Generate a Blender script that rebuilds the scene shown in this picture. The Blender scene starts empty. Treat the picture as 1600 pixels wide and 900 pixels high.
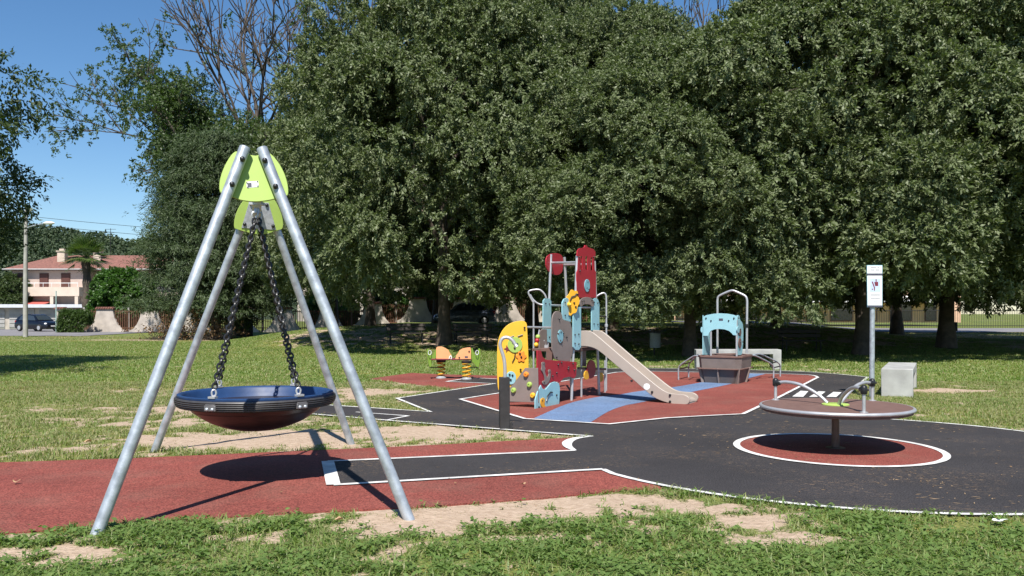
import bpy, bmesh, math, random
import numpy as np
from mathutils import Vector, Matrix

random.seed(7)
RNG = np.random.default_rng(11)
SC = bpy.context.scene
COL = SC.collection
R = math.radians

# ------------------------------------------------------------------ camera
F, CX, HY, EYE = 1350.0, 800.0, 489.0, 1.6     # focal length (px of a 1600 px wide picture), centre, horizon row, eye height
cam = bpy.data.cameras.new('camera')
cam.sensor_width = 36.0
cam.lens = 36.0 * F / 1600.0
cam.shift_y = (HY - 450.0) / 1600.0
cam.clip_start = 0.1
cam.clip_end = 3000
co = bpy.data.objects.new('camera', cam)
co.location = (0, 0, EYE)
co.rotation_euler = (R(90), 0, 0)
COL.objects.link(co)
SC.camera = co

# ------------------------------------------------------------------ light
SUN = Vector((-0.06, -0.73, 1.0)).normalized()
ELEV = math.asin(SUN.z)
w = bpy.data.worlds.new('World')
SC.world = w
w.use_nodes = True
nt = w.node_tree
bg = nt.nodes['Background']
sky = nt.nodes.new('ShaderNodeTexSky')
sky.sky_type = 'NISHITA'
sky.sun_disc = False
sky.sun_elevation = ELEV
sky.sun_rotation = math.atan2(SUN.x, SUN.y)
sky.altitude = 100
sky.air_density = 1.0
sky.dust_density = 0.15
sky.ozone_density = 4.5
hsv = nt.nodes.new('ShaderNodeHueSaturation')
hsv.inputs['Saturation'].default_value = 1.16
nt.links.new(sky.outputs[0], hsv.inputs['Color'])
nt.links.new(hsv.outputs[0], bg.inputs[0])
bg.inputs[1].default_value = 0.082
ld = bpy.data.lights.new('sun', 'SUN')
ld.energy = 4.8
ld.angle = R(0.5)
ld.color = (1.0, 0.955, 0.89)
lo = bpy.data.objects.new('sun', ld)
lo.rotation_euler = (-SUN).to_track_quat('-Z', 'Y').to_euler()
lo.location = (0, -20, 30)
COL.objects.link(lo)
SC.view_settings.view_transform = 'Standard'
SC.view_settings.look = 'None'
SC.view_settings.exposure = 0.68
SC.view_settings.gamma = 1.0

# ------------------------------------------------------------------ geometry helpers
CAM = np.array([0, 0, EYE])

def ray(x, y):
    return np.array([(x - CX) / F, 1.0, (HY - y) / F])

def G(x, y, z=0.0):
    """point of the level z seen at photograph pixel x, y"""
    t = (EYE - z) * F / (y - HY)
    return np.array([(x - CX) / F * t, t, z])

def W(x, y, Z):
    return CAM + ray(x, y) * Z

def on_plane(x, y, p0, n):
    d = ray(x, y)
    return CAM + d * (np.dot(n, np.asarray(p0) - CAM) / np.dot(n, d))

def chaikin(pts, it=2, closed=True):
    pts = [np.asarray(p, float) for p in pts]
    for _ in range(it):
        out = []
        m = len(pts)
        rng_ = range(m) if closed else range(m - 1)
        if not closed:
            out.append(pts[0])
        for i in rng_:
            a, b = pts[i], pts[(i + 1) % m]
            out += [a * .75 + b * .25, a * .25 + b * .75]
        if not closed:
            out.append(pts[-1])
        pts = out
    return pts

def spline(pts, n=6, closed=False):
    pts = [np.asarray(p, float) for p in pts]
    m = len(pts)
    out = []
    segs = m if closed else m - 1
    for i in range(segs):
        if closed:
            p0, p1, p2, p3 = pts[i - 1], pts[i], pts[(i + 1) % m], pts[(i + 2) % m]
        else:
            p1, p2 = pts[i], pts[i + 1]
            p0 = pts[i - 1] if i else 2 * p1 - p2
            p3 = pts[i + 2] if i + 2 < m else 2 * p2 - p1
        for k in range(n):
            t = k / n
            out.append(.5 * ((2 * p1) + (p2 - p0) * t + (2 * p0 - 5 * p1 + 4 * p2 - p3) * t * t + (3 * p1 - p0 - 3 * p2 + p3) * t ** 3))
    if not closed:
        out.append(pts[-1])
    return out

def ell(cx, cy, rx, ry=None, n=20):
    ry = ry or rx
    return [(cx + rx * math.cos(2 * math.pi * k / n), cy + ry * math.sin(2 * math.pi * k / n)) for k in range(n)]

class MB:
    def __init__(s):
        s.v, s.f = [], []
    def add(s, vs, fs):
        o = len(s.v)
        s.v += [tuple(map(float, p)) for p in vs]
        s.f += [tuple(o + i for i in f) for f in fs]
        return s
    def box(s, c, size, yaw=0, rot=None):
        m = rot or Matrix.Rotation(yaw, 3, 'Z')
        vs = []
        for dx in (-.5, .5):
            for dy in (-.5, .5):
                for dz in (-.5, .5):
                    p = m @ Vector((dx * size[0], dy * size[1], dz * size[2]))
                    vs.append((c[0] + p.x, c[1] + p.y, c[2] + p.z))
        return s.add(vs, [(0, 1, 3, 2), (4, 6, 7, 5), (0, 4, 5, 1), (2, 3, 7, 6), (0, 2, 6, 4), (1, 5, 7, 3)])
    def prism(s, poly, vec):
        poly = [np.asarray(p, float) for p in poly]
        vec = np.asarray(vec, float)
        nrm = np.zeros(3)
        for i in range(len(poly)):
            nrm += np.cross(poly[i], poly[(i + 1) % len(poly)])
        if np.dot(nrm, vec) > 0:
            poly = poly[::-1]
        n = len(poly)
        vs = poly + [p + vec for p in poly]
        fs = [tuple(range(n)), tuple(range(2 * n - 1, n - 1, -1))]
        fs += [(i, i + n, (i + 1) % n + n, (i + 1) % n) for i in range(n)]
        return s.add(vs, fs)
    def tube(s, pts, r, seg=10, closed=False, cap=True):
        pts = [Vector(tuple(map(float, p))) for p in pts]
        n = len(pts)
        rs = r if hasattr(r, '__len__') else [r] * n
        tang = []
        for i in range(n):
            if closed:
                t = pts[(i + 1) % n] - pts[i - 1]
            else:
                t = pts[min(i + 1, n - 1)] - pts[max(i - 1, 0)]
            tang.append(t.normalized() if t.length > 1e-9 else Vector((0, 0, 1)))
        a = Vector((1, 0, 0)) if abs(tang[0].x) < .8 else Vector((0, 1, 0))
        nn = (a - tang[0] * a.dot(tang[0])).normalized()
        vs, fs = [], []
        for i in range(n):
            nn = nn - tang[i] * nn.dot(tang[i])
            nn.normalize()
            b = tang[i].cross(nn)
            for k in range(seg):
                an = 2 * math.pi * k / seg
                vs.append(pts[i] + (nn * math.cos(an) + b * math.sin(an)) * rs[i])
        for i in range(n if closed else n - 1):
            j = (i + 1) % n
            for k in range(seg):
                l = (k + 1) % seg
                fs.append((i * seg + k, i * seg + l, j * seg + l, j * seg + k))
        if cap and not closed:
            fs.append(tuple(range(seg))[::-1])
            fs.append(tuple((n - 1) * seg + k for k in range(seg)))
        return s.add(vs, fs)
    def lathe(s, prof, c=(0, 0, 0), seg=24, axis=None, close=False):
        m = Matrix.Identity(3)
        if axis is not None:
            m = Vector(tuple(axis)).to_track_quat('Z', 'Y').to_matrix()
        vs, fs = [], []
        n = len(prof)
        for (r, z) in prof:
            for k in range(seg):
                an = 2 * math.pi * k / seg
                p = m @ Vector((r * math.cos(an), r * math.sin(an), z))
                vs.append((c[0] + p.x, c[1] + p.y, c[2] + p.z))
        for i in range(n if close else n - 1):
            j = (i + 1) % n
            for k in range(seg):
                l = (k + 1) % seg
                fs.append((i * seg + k, i * seg + l, j * seg + l, j * seg + k))
        if not close:
            fs.append(tuple(range(seg))[::-1])
            fs.append(tuple((n - 1) * seg + k for k in range(seg)))
        return s.add(vs, fs)
    def ball(s, c, r, seg=14, rings=8, sc=(1, 1, 1)):
        vs, fs = [], []
        for i in range(rings + 1):
            th = math.pi * i / rings
            for k in range(seg):
                ph = 2 * math.pi * k / seg
                vs.append((c[0] + r * sc[0] * math.sin(th) * math.cos(ph), c[1] + r * sc[1] * math.sin(th) * math.sin(ph), c[2] + r * sc[2] * math.cos(th)))
        for i in range(rings):
            for k in range(seg):
                l = (k + 1) % seg
                fs.append((i * seg + k, (i + 1) * seg + k, (i + 1) * seg + l, i * seg + l))
        return s.add(vs, fs)

BASE = {}

def finish(me, smooth=True, ang=38):
    me.validate()
    if smooth:
        me.polygons.foreach_set('use_smooth', [True] * len(me.polygons))
        me.set_sharp_from_angle(angle=R(ang))
    me.update()

def link(name, mb, m, parent=None, base=None, smooth=True, bevel=0, ang=38):
    me = bpy.data.meshes.new(name)
    if parent is not None:
        base = BASE[parent.name]
    b = base if base is not None else (0, 0, 0)
    me.from_pydata([(x - b[0], y - b[1], z - b[2]) for x, y, z in mb.v], [], mb.f)
    bm = bmesh.new(); bm.from_mesh(me)
    bmesh.ops.remove_doubles(bm, verts=bm.verts, dist=1e-5)
    bmesh.ops.recalc_face_normals(bm, faces=bm.faces)
    bm.to_mesh(me); bm.free()
    finish(me, smooth, ang)
    me.materials.append(m)
    o = bpy.data.objects.new(name, me)
    COL.objects.link(o)
    if parent is not None:
        o.parent = parent
    else:
        o.location = b
    BASE[o.name] = b
    if bevel:
        md = o.modifiers.new('bevel', 'BEVEL')
        md.width = bevel; md.segments = 2; md.limit_method = 'ANGLE'; md.angle_limit = R(45)
        md.harden_normals = False
    return o

def tag(o, label=None, cat=None, group=None, kind=None):
    if label: o['label'] = label
    if cat: o['category'] = cat
    if group: o['group'] = group
    if kind: o['kind'] = kind
    return o

def thing(name, label, cat, loc, group=None):
    o = bpy.data.objects.new(name, None)
    o.empty_display_size = .2
    o.location = tuple(map(float, loc))
    COL.objects.link(o)
    BASE[o.name] = tuple(map(float, loc))
    return tag(o, label, cat, group)

def copy_tree(o, parent=None):
    c = o.copy()
    COL.objects.link(c)
    if parent: c.parent = parent
    for ch in list(o.children):
        copy_tree(ch, c)
    return c

def np_mesh(name, V, Fc, m, smooth=False):
    me = bpy.data.meshes.new(name)
    k = Fc.shape[1]
    me.vertices.add(len(V)); me.vertices.foreach_set('co', np.ascontiguousarray(V, np.float32).ravel())
    me.loops.add(Fc.size); me.loops.foreach_set('vertex_index', np.ascontiguousarray(Fc, np.int32).ravel())
    me.polygons.add(len(Fc)); me.polygons.foreach_set('loop_start', np.arange(0, Fc.size, k, dtype=np.int32))
    if smooth:
        me.polygons.foreach_set('use_smooth', np.ones(len(Fc), bool))
    me.update(calc_edges=True)
    if m: me.materials.append(m)
    return me

def struct(name, mb, m, **k):
    return tag(link(name, mb, m, **k), kind='structure')

# ------------------------------------------------------------------ noise in numpy
def vnoise(x, y, seed=0):
    xi = np.floor(x); yi = np.floor(y)
    fx = x - xi; fy = y - yi
    fx = fx * fx * (3 - 2 * fx); fy = fy * fy * (3 - 2 * fy)
    def h(a, b):
        v = np.sin(a * 127.1 + b * 311.7 + seed * 74.7) * 43758.5453
        return v - np.floor(v)
    return (h(xi, yi) * (1 - fx) + h(xi + 1, yi) * fx) * (1 - fy) + (h(xi, yi + 1) * (1 - fx) + h(xi + 1, yi + 1) * fx) * fy

def fbm(x, y, seed=0, oct=4):
    s, a, t = 0, .5, 0
    for i in range(oct):
        s = s + a * vnoise(x * 2 ** i, y * 2 ** i, seed + i * 13)
        t += a; a *= .5
    return s / t

def sstep(a, b, x):
    t = np.clip((x - a) / (b - a), 0, 1)
    return t * t * (3 - 2 * t)

def terrain(x, y):
    x = np.asarray(x, float); y = np.asarray(y, float)
    m = sstep(-17, -9, x - (y - 46) * .05)
    right = 1 - .75 * sstep(15, 23, x - (y - 46) * .25)
    z = .85 * sstep(31, 47, y) * m * right
    far = sstep(14, 34, y)
    z = z + far * .05 * (fbm(x * .25, y * .25, 5) - .5) * sstep(90, 60, y)
    return z - .006 * (1 - far)

def tz(x, y):
    return float(terrain(np.array([x]), np.array([y]))[0])

# ------------------------------------------------------------------ materials
def mat(name, col, rough=.5, metal=0., var=.12, scale=6., bump=0., bscale=60., spec=.5, coat=0., detail=4.):
    m = bpy.data.materials.new(name)
    m.use_nodes = True
    t = m.node_tree; n = t.nodes; l = t.links
    p = n['Principled BSDF']
    p.inputs['Roughness'].default_value = rough
    p.inputs['Metallic'].default_value = metal
    p.inputs['Specular IOR Level'].default_value = spec
    if coat: p.inputs['Coat Weight'].default_value = coat
    tc = n.new('ShaderNodeTexCoord')
    nz = n.new('ShaderNodeTexNoise'); nz.inputs['Scale'].default_value = scale; nz.inputs['Detail'].default_value = detail
    l.new(tc.outputs['Object'], nz.inputs['Vector'])
    rp = n.new('ShaderNodeValToRGB')
    rp.color_ramp.elements[0].position = .3; rp.color_ramp.elements[1].position = .7
    rp.color_ramp.elements[0].color = (*[c * (1 - var) for c in col], 1)
    rp.color_ramp.elements[1].color = (*[min(1, c * (1 + var)) for c in col], 1)
    l.new(nz.outputs['Fac'], rp.inputs[0]); l.new(rp.outputs[0], p.inputs['Base Color'])
    rr = n.new('ShaderNodeMapRange')
    rr.inputs['To Min'].default_value = max(0, rough - .1); rr.inputs['To Max'].default_value = min(1, rough + .12)
    l.new(nz.outputs['Fac'], rr.inputs['Value']); l.new(rr.outputs[0], p.inputs['Roughness'])
    if bump:
        nb = n.new('ShaderNodeTexNoise'); nb.inputs['Scale'].default_value = bscale; nb.inputs['Detail'].default_value = 3
        l.new(tc.outputs['Object'], nb.inputs['Vector'])
        b = n.new('ShaderNodeBump'); b.inputs['Strength'].default_value = bump; b.inputs['Distance'].default_value = .01
        l.new(nb.outputs['Fac'], b.inputs['Height']); l.new(b.outputs[0], p.inputs['Normal'])
    return m

def leafmat(name, cols, rough=.45, trans=.3, spec=.5, tcol=None):
    m = bpy.data.materials.new(name)
    m.use_nodes = True
    t = m.node_tree; n = t.nodes; l = t.links
    p = n['Principled BSDF']; out = n['Material Output']
    p.inputs['Roughness'].default_value = rough
    p.inputs['Specular IOR Level'].default_value = spec
    g = n.new('ShaderNodeNewGeometry')
    rp = n.new('ShaderNodeValToRGB')
    els = rp.color_ramp.elements
    while len(els) < len(cols): els.new(.5)
    for i, c in enumerate(cols):
        els[i].position = i / max(1, len(cols) - 1); els[i].color = (*c, 1)
    l.new(g.outputs['Random Per Island'], rp.inputs[0])
    l.new(rp.outputs[0], p.inputs['Base Color'])
    tr = n.new('ShaderNodeBsdfTranslucent')
    mx = n.new('ShaderNodeMix'); mx.data_type = 'RGBA'; mx.blend_type = 'MULTIPLY'; mx.inputs['Factor'].default_value = 1
    l.new(rp.outputs[0], mx.inputs['A']); mx.inputs['B'].default_value = (*(tcol or (1.3, 1.6, .6)), 1)
    l.new(mx.outputs['Result'], tr.inputs['Color'])
    ms = n.new('ShaderNodeMixShader'); ms.inputs[0].default_value = trans
    l.new(p.outputs[0], ms.inputs[1]); l.new(tr.outputs[0], ms.inputs[2]); l.new(ms.outputs[0], out.inputs['Surface'])
    return m

def rubbermat(name, col, flecks=0., col2=None):
    """poured rubber crumb: fine two-tone grain, wear blotches, pale straw flecks"""
    m = bpy.data.materials.new(name)
    m.use_nodes = True
    t = m.node_tree; n = t.nodes; l = t.links
    p = n['Principled BSDF']
    p.inputs['Roughness'].default_value = .85
    p.inputs['Specular IOR Level'].default_value = .3
    tc = n.new('ShaderNodeTexCoord')
    def noise(scale, det=2., vec=None, dist=0):
        q = n.new('ShaderNodeTexNoise'); q.inputs['Scale'].default_value = scale; q.inputs['Detail'].default_value = det
        q.inputs['Distortion'].default_value = dist
        l.new(vec or tc.outputs['Object'], q.inputs['Vector']); return q.outputs['Fac']
    grain = noise(75, 4); wear = noise(.7, 5); mid = noise(9, 4)
    def ramp(fac, a, b, p0=.3, p1=.7):
        r = n.new('ShaderNodeValToRGB'); r.color_ramp.elements[0].position = p0; r.color_ramp.elements[1].position = p1
        r.color_ramp.elements[0].color = (*a, 1); r.color_ramp.elements[1].color = (*b, 1); l.new(fac, r.inputs[0]); return r.outputs[0]
    def mixc(f, a, b, mode='MIX'):
        q = n.new('ShaderNodeMix'); q.data_type = 'RGBA'; q.blend_type = mode
        if isinstance(f, float): q.inputs['Factor'].default_value = f
        else: l.new(f, q.inputs['Factor'])
        for s_, v in (('A', a), ('B', b)):
            if isinstance(v, tuple): q.inputs[s_].default_value = (*v, 1)
            else: l.new(v, q.inputs[s_])
        return q.outputs['Result']
    def ramp_dust(fac):
        q = n.new('ShaderNodeMapRange'); q.inputs['From Min'].default_value = .48; q.inputs['From Max'].default_value = .80; q.inputs['To Max'].default_value = .22
        l.new(fac, q.inputs['Value']); return q.outputs[0]
    c2 = col2 or tuple(c * .55 for c in col)
    base = ramp(grain, c2, tuple(min(1, c * 1.35) for c in col), .38, .62)
    base = mixc(1.0, base, ramp(wear, (.86, .86, .86), (1.12, 1.12, 1.12), .35, .65), 'MULTIPLY')
    base = mixc(1.0, base, ramp(mid, (.92, .92, .92), (1.07, 1.06, 1.05), .3, .7), 'MULTIPLY')
    base = mixc(ramp_dust(noise(1.7, 6)), base, (.24, .175, .13)) if col[0] > .08 else base
    if flecks:
        mp = n.new('ShaderNodeMapping'); mp.inputs['Scale'].default_value = (14, 60, 1); mp.inputs['Rotation'].default_value = (0, 0, .5)
        l.new(tc.outputs['Object'], mp.inputs['Vector'])
        fl = noise(1.0, 1.0, mp.outputs[0], 1.6)
        a = n.new('ShaderNodeMapRange'); a.inputs['From Min'].default_value = .635; a.inputs['From Max'].default_value = .67
        l.new(fl, a.inputs['Value'])
        b = n.new('ShaderNodeMapRange'); b.inputs['From Min'].default_value = .45; b.inputs['From Max'].default_value = .65
        b.inputs['To Max'].default_value = flecks
        l.new(noise(.9, 3), b.inputs['Value'])
        mu = n.new('ShaderNodeMath'); mu.operation = 'MULTIPLY'; l.new(a.outputs[0], mu.inputs[0]); l.new(b.outputs[0], mu.inputs[1])
        base = mixc(mu.outputs[0], base, (.22, .15, .09))
    l.new(base, p.inputs['Base Color'])
    bmp = n.new('ShaderNodeBump'); bmp.inputs['Strength'].default_value = .5; bmp.inputs['Distance'].default_value = .006
    l.new(grain, bmp.inputs['Height']); l.new(bmp.outputs[0], p.inputs['Normal'])
    return m

M = dict(
    galv=mat('galvanised_steel', (.42, .455, .49), .45, .5, .24, 11, .12, 40),
    steel=mat('brushed_steel', (.50, .50, .51), .42, .55, .06, 9),
    plate=mat('grey_plate', (.36, .375, .39), .55, .3, .2, 30),
    lime=mat('lime_board', (.34, .47, .10), .45, 0, .04, 4),
    blue=mat('navy_plastic', (.011, .040, .120), .5, 0, .15, 7, .05, 30),
    bumper=mat('bumper_rubber', (.045, .043, .044), .45, 0, .15, 20),
    bowl=mat('bowl_shell', (.020, .014, .014), .34, 0, .15, 6),
    black=mat('black_plastic', (.014, .014, .015), .35, 0, .1, 12),
    blackrub=mat('black_coated_chain', (.016, .016, .018), .38, 0, .1, 20),
    post=mat('black_post', (.022, .020, .020), .6, 0, .3, 8, .4, 14),
    red=mat('red_board', (.36, .012, .024), .4, 0, .08, 5),
    yellow=mat('yellow_board', (.76, .43, .035), .42, 0, .05, 5),
    gold=mat('amber_board', (.72, .36, .02), .42, 0, .06, 6),
    taupe=mat('taupe_board', (.215, .17, .15), .5, 0, .08, 6),
    brown=mat('brown_deck', (.155, .092, .076), .7, 0, .12, 10, spec=.25),
    deckpost=mat('brown_metal', (.13, .085, .07), .4, .4, .15, 12),
    clampm=mat('dark_clamp', (.17, .165, .17), .5, .4, .1, 12),
    hull=mat('dark_hull', (.095, .080, .077), .55, 0, .1, 6),
    hull2=mat('taupe_hull', (.165, .135, .122), .55, 0, .1, 6),
    beige=mat('beige_slide', (.36, .305, .26), .4, 0, .05, 3),
    sky=mat('pale_blue_board', (.27, .50, .55), .42, 0, .05, 5),
    teal=mat('teal_board', (.20, .42, .48), .45, 0, .06, 5),
    orange=mat('orange_board', (.80, .34, .15), .42, 0, .05, 5),
    green=mat('green_board', (.16, .27, .03), .45, 0, .08, 5),
    orangegrip=mat('orange_grip', (.8, .25, .03), .45, 0, .06, 20),
    white=mat('white_plastic', (.78, .78, .76), .45, 0, .04, 10),
    conc=mat('cast_concrete', (.34, .34, .32), .85, 0, .20, 3.5, .3, 70, detail=9),
    bark=mat('bark', (.085, .066, .05), .9, 0, .4, 5, 1.0, 9),
    deadwood=mat('grey_bark', (.075, .060, .048), .9, 0, .3, 5, .6, 12),
    wood=mat('dark_wood', (.035, .027, .022), .7, 0, .25, 14),
    iron=mat('dark_iron', (.02, .02, .02), .6, .3, .1, 10),
    stucco=mat('pale_stucco', (.46, .36, .31), .9, 0, .10, 1.5, .2, 12),
    stuccob=mat('cream_stucco', (.50, .42, .34), .9, 0, .08, 1.5, .2, 12),
    wallc=mat('weathered_render', (.44, .39, .34), .92, 0, .22, 1.8, .4, 12),
    tile=mat('roof_tile', (.20, .088, .066), .85, 0, .35, 5, .6, 4),
    shutter=mat('brown_shutter', (.085, .03, .022), .6, 0, .15, 8),
    picket=mat('rusty_picket', (.12, .055, .03), .8, 0, .3, 8),
    garage=mat('grey_door', (.33, .32, .31), .7, 0, .12, 3),
    roofg=mat('pale_roof', (.52, .54, .57), .6, 0, .1, 3),
    asphalt=mat('asphalt', (.19, .18, .185), .9, 0, .15, .8, .3, 30),
    carpaint=mat('navy_car_paint', (.004, .005, .011), .3, .1, .05, 5, coat=.3),
    carblue=mat('slate_car_paint', (.16, .20, .28), .25, .4, .05, 5, coat=.7),
    glass=mat('tinted_glass', (.03, .04, .05), .06, 0, .05, 3, spec=.8),
    tyre=mat('tyre', (.015, .015, .015), .8, 0, .1, 10),
    lampglass=mat('lamp_glass', (.75, .76, .78), .2, 0, .03, 5),
    tail=mat('tail_lamp', (.4, .01, .012), .25, 0, .05, 5),
    polec=mat('concrete_pole', (.33, .32, .29), .85, 0, .15, 3, .3, 20),
    print=mat('print_ink', (.06, .06, .09), .6, 0, .1, 10),
    printred=mat('print_maroon', (.16, .02, .035), .6, 0, .1, 10),
    printblue=mat('print_pale_blue', (.45, .55, .70), .6, 0, .1, 10),
    awning=mat('peach_wall', (.62, .40, .27), .9, 0, .1, 1.5),
    redawn=mat('red_awning', (.42, .10, .08), .8, 0, .1, 3),
    rub_black=rubbermat('black_rubber_crumb', (.037, .034, .035), .95),
    rub_red=rubbermat('red_rubber_crumb', (.215, .058, .044), .3, (.115, .027, .021)),
    rub_blue=rubbermat('blue_rubber_crumb', (.118, .182, .30), .15, (.082, .13, .22)),
    line=mat('white_line_paint', (.62, .61, .585), .8, 0, .27, 5, .3, 60, detail=10),
    leaf=leafmat('hackberry_leaf', [(.070, .094, .035), (.112, .145, .056), (.148, .178, .080), (.18, .205, .112), (.098, .134, .047)], .5, .2, .35),
    leafb=leafmat('dark_leaf', [(.035, .058, .018), (.055, .082, .026), (.080, .108, .038)], .5, .25, .35),
    leafy=leafmat('yellowgreen_leaf', [(.16, .18, .03), (.22, .22, .04), (.13, .16, .03)], .5, .3),
    acacia=leafmat('acacia_leaf', [(.055, .090, .028), (.080, .120, .036), (.05, .08, .024)], .5, .35),
    cedar=leafmat('cedar_needle', [(.036, .064, .020), (.060, .092, .030), (.030, .052, .016), (.085, .12, .040)], .6, .12),
    shrubl=leafmat('bright_shrub_leaf', [(.05, .12, .018), (.07, .15, .025), (.045, .10, .018)], .45, .3),
    hedge=leafmat('hedge_leaf', [(.045, .085, .016), (.065, .11, .022)], .5, .25),
    deadleaf=leafmat('dry_leaf', [(.20, .12, .06), (.30, .19, .10), (.14, .085, .05)], .8, .2, .3, (1.2, 1.1, .8)),
    straw=leafmat('straw', [(.20, .135, .075), (.36, .26, .16), (.15, .09, .05)], .8, .1, .2, (1.2, 1.1, .8)),
    palm=leafmat('palm_leaf', [(.05, .10, .02), (.08, .13, .03), (.12, .15, .05)], .45, .25),
    hillleaf=leafmat('hill_leaf', [(.040, .065, .028), (.055, .082, .034), (.035, .06, .028)], .7, .15),
    blade=leafmat('grass_blade', [(.115, .185, .036), (.155, .235, .05), (.20, .26, .07), (.28, .28, .12)], .5, .35),
    dryblade=leafmat('dry_grass_blade', [(.16, .20, .06), (.26, .25, .11), (.36, .30, .16), (.13, .185, .05)], .6, .3),
    clover=leafmat('clover_leaf', [(.085, .145, .034), (.115, .185, .045), (.15, .22, .06), (.07, .12, .026)], .65, .3, .25),
)

# ------------------------------------------------------------------ playground plan (metres, measured on the ground)
PC = np.array([3.9, 10.1]); PR = 3.3                 # round plaza

def arc(c, r, a0, a1, n=24):
    return [np.array([c[0] + r * math.cos(R(a0 + (a1 - a0) * k / n)), c[1] + r * math.sin(R(a0 + (a1 - a0) * k / n))]) for k in range(n + 1)]

def g2(*ps):
    return [G(x, y)[:2] for x, y in ps]

far_edge = spline(g2((1356, 590), (1300, 584.5), (1232, 580.5), (1100, 577), (1000, 576), (900, 577.5), (845, 581)), 6)
neck = [np.array([4.78, 13.28])] + g2((1319, 622))
pocket = g2((777, 593), (735, 591), (698, 597), (773, 600.3))
left_a = g2((620, 623.4))
left_b = g2((672, 644.5))
left_c = g2((512, 634), (430, 629))
left_d = g2((412, 643.5), (486.5, 648), (610, 658.5), (782, 672))
notch = spline(g2((926, 683.3), (900, 686.5), (887, 692.5), (887.5, 699.5), (898, 706)), 3)
strip = g2((512, 723), (521, 760.3), (942, 735.3))
outer_arc = arc(PC, PR, 204.5, 360 + 74.5, 60)
BLACK = outer_arc + neck + far_edge + pocket + left_a + left_b + left_c + left_d + notch + strip
RED_MAIN = g2((719, 625.6), (820, 656.5), (952, 665), (1040, 655.5), (1100, 652), (1161, 649)) + spline(g2((1215, 623.5), (1272, 594), (1277, 590.5), (1262, 587), (1202, 585), (1100, 583), (1056, 582), (1000, 581)), 4) + g2((963, 583), (880, 597), (779, 616))
RED_STRIP = g2((-260, 735), (0, 723.5), (200, 717), (640, 698), (884, 685), (902, 684)) + [np.array([1.0, 10.9]), np.array([.8, 9.0]), np.array([1.3, 8.1])] + g2((1034, 763), (940, 770), (848, 779), (652, 793), (400, 806), (136, 824), (0, 835), (-260, 858))
RED_SEE = g2((575, 592.5), (643, 583), (685, 585), (777, 587.5), (800, 588)) + g2((800, 597), (773, 600), (740, 604.5), (710, 608.5), (627, 598))
BLUE_L = spline(g2((834, 655.5), (886, 633), (928.5, 622.7), (967, 618), (1000, 612.5), (1054, 606), (1094, 599), (1128, 592), (1170, 584.6)), 5)
BLUE_R = spline(g2((1196, 585.2), (1174, 591), (1154, 598), (1124, 605), (1084, 613), (1000, 630.5), (977, 635), (951, 644.5), (922, 662.3)), 5)
BLUE = BLUE_L + BLUE_R
RING_C = np.array([3.80, 10.10]); RING_R = 1.12
def ring(r, n=90):
    return [RING_C + np.array([r * .985 * math.cos(2 * math.pi * k / n), r * 1.05 * math.sin(2 * math.pi * k / n)]) for k in range(n)]

def inpoly(px, py, poly):
    ins = np.zeros(px.shape, bool)
    n = len(poly)
    for i in range(n):
        x1, y1 = poly[i]; x2, y2 = poly[(i + 1) % n]
        c = ((y1 > py) != (y2 > py))
        with np.errstate(divide='ignore', invalid='ignore'):
            xs = (x2 - x1) * (py - y1) / (y2 - y1 + 1e-12) + x1
        ins ^= c & (px < xs)
    return ins

def on_rubber(px, py):
    return inpoly(px, py, BLACK) | inpoly(px, py, RED_STRIP) | inpoly(px, py, RED_SEE) | inpoly(px, py, RED_MAIN)

# bare soil: worn places (x, y, radius x, radius y, strength)
WORN = []
for (px_, py_, rx, ry, s_) in [(200, 660, .8, .6, .55), (330, 640, 1.9, .8, .9), (150, 655, 1.4, .6, .55), (380, 660, 1.6, .7, .7), (290, 610, 1.8, 1.0, .45), (420, 690, 2.4, .85, 1.1), (500, 680, 1.6, .7, .9), (680, 678, 1.8, .5, .9), (600, 672, 1.2, .45, .95), (720, 682, 1.3, .35, .9),
                               (560, 612, 2.0, 1.1, .6), (470, 625, 1.6, .9, .6), (240, 690, 1.1, .4, .6), (90, 640, .9, .35, .45), (130, 700, 1.0, .3, .5),
                               (150, 842, .22, .12, .8), (242, 709, .3, .2, .8), (553, 694, .3, .2, .8), (640, 812, .3, .15, .9), (690, 812, .75, .38, 1.0), (820, 800, .9, .35, .75), (960, 785, .8, .3, .75), (1080, 795, .7, .3, .7), (1180, 812, .5, .25, .75), (1165, 845, .22, .14, .9),
                               (760, 836, .4, .2, .6), (60, 862, .8, .3, .45), (410, 838, .4, .15, .4), (1560, 884, .3, .15, .6), (20, 838, .5, .2, .8), (1250, 838, .3, .15, .6),
                               (1490, 610, 1.2, .6, .8), (1290, 578, 1.5, .7, .5), (1550, 640, .6, .3, .3), (1000, 572, 3, .6, .4), (240, 531.5, 5.5, .8, 1.1), (640, 600, 1.4, .9, .7), (560, 640, 1.0, .7, .5)]:
    g = G(px_, py_)
    WORN.append((g[0], g[1], rx, ry, s_))

def soil(x, y):
    z = np.zeros_like(x)
    for (a, b, rx, ry, s_) in WORN:
        z = np.maximum(z, s_ * np.exp(-(((x - a) / rx) ** 2 + ((y - b) / ry) ** 2)))
    n = fbm(x * 1.6, y * 1.6, 3, 5)
    n2 = fbm(x * .5 + 9, y * .5, 8, 3)
    n3 = fbm(x * 6.5, y * 6.5, 41, 3)
    n4 = fbm(x * 15, y * 15, 43, 2)
    v = z * 1.05 + (n - .5) * 1.05 + (n2 - .5) * .5 + (n3 - .5) * 1.25 + (n4 - .5) * .45 * sstep(16, 9, y) + .06 * sstep(9, 7, y)
    far = sstep(18, 30, y)
    under = sstep(33, 38, y) * sstep(-13, -8, x) * .62 * sstep(62, 52, y)          # trampled ground below the trees
    return sstep(.20, .80, v - far * .12 + under)

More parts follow.
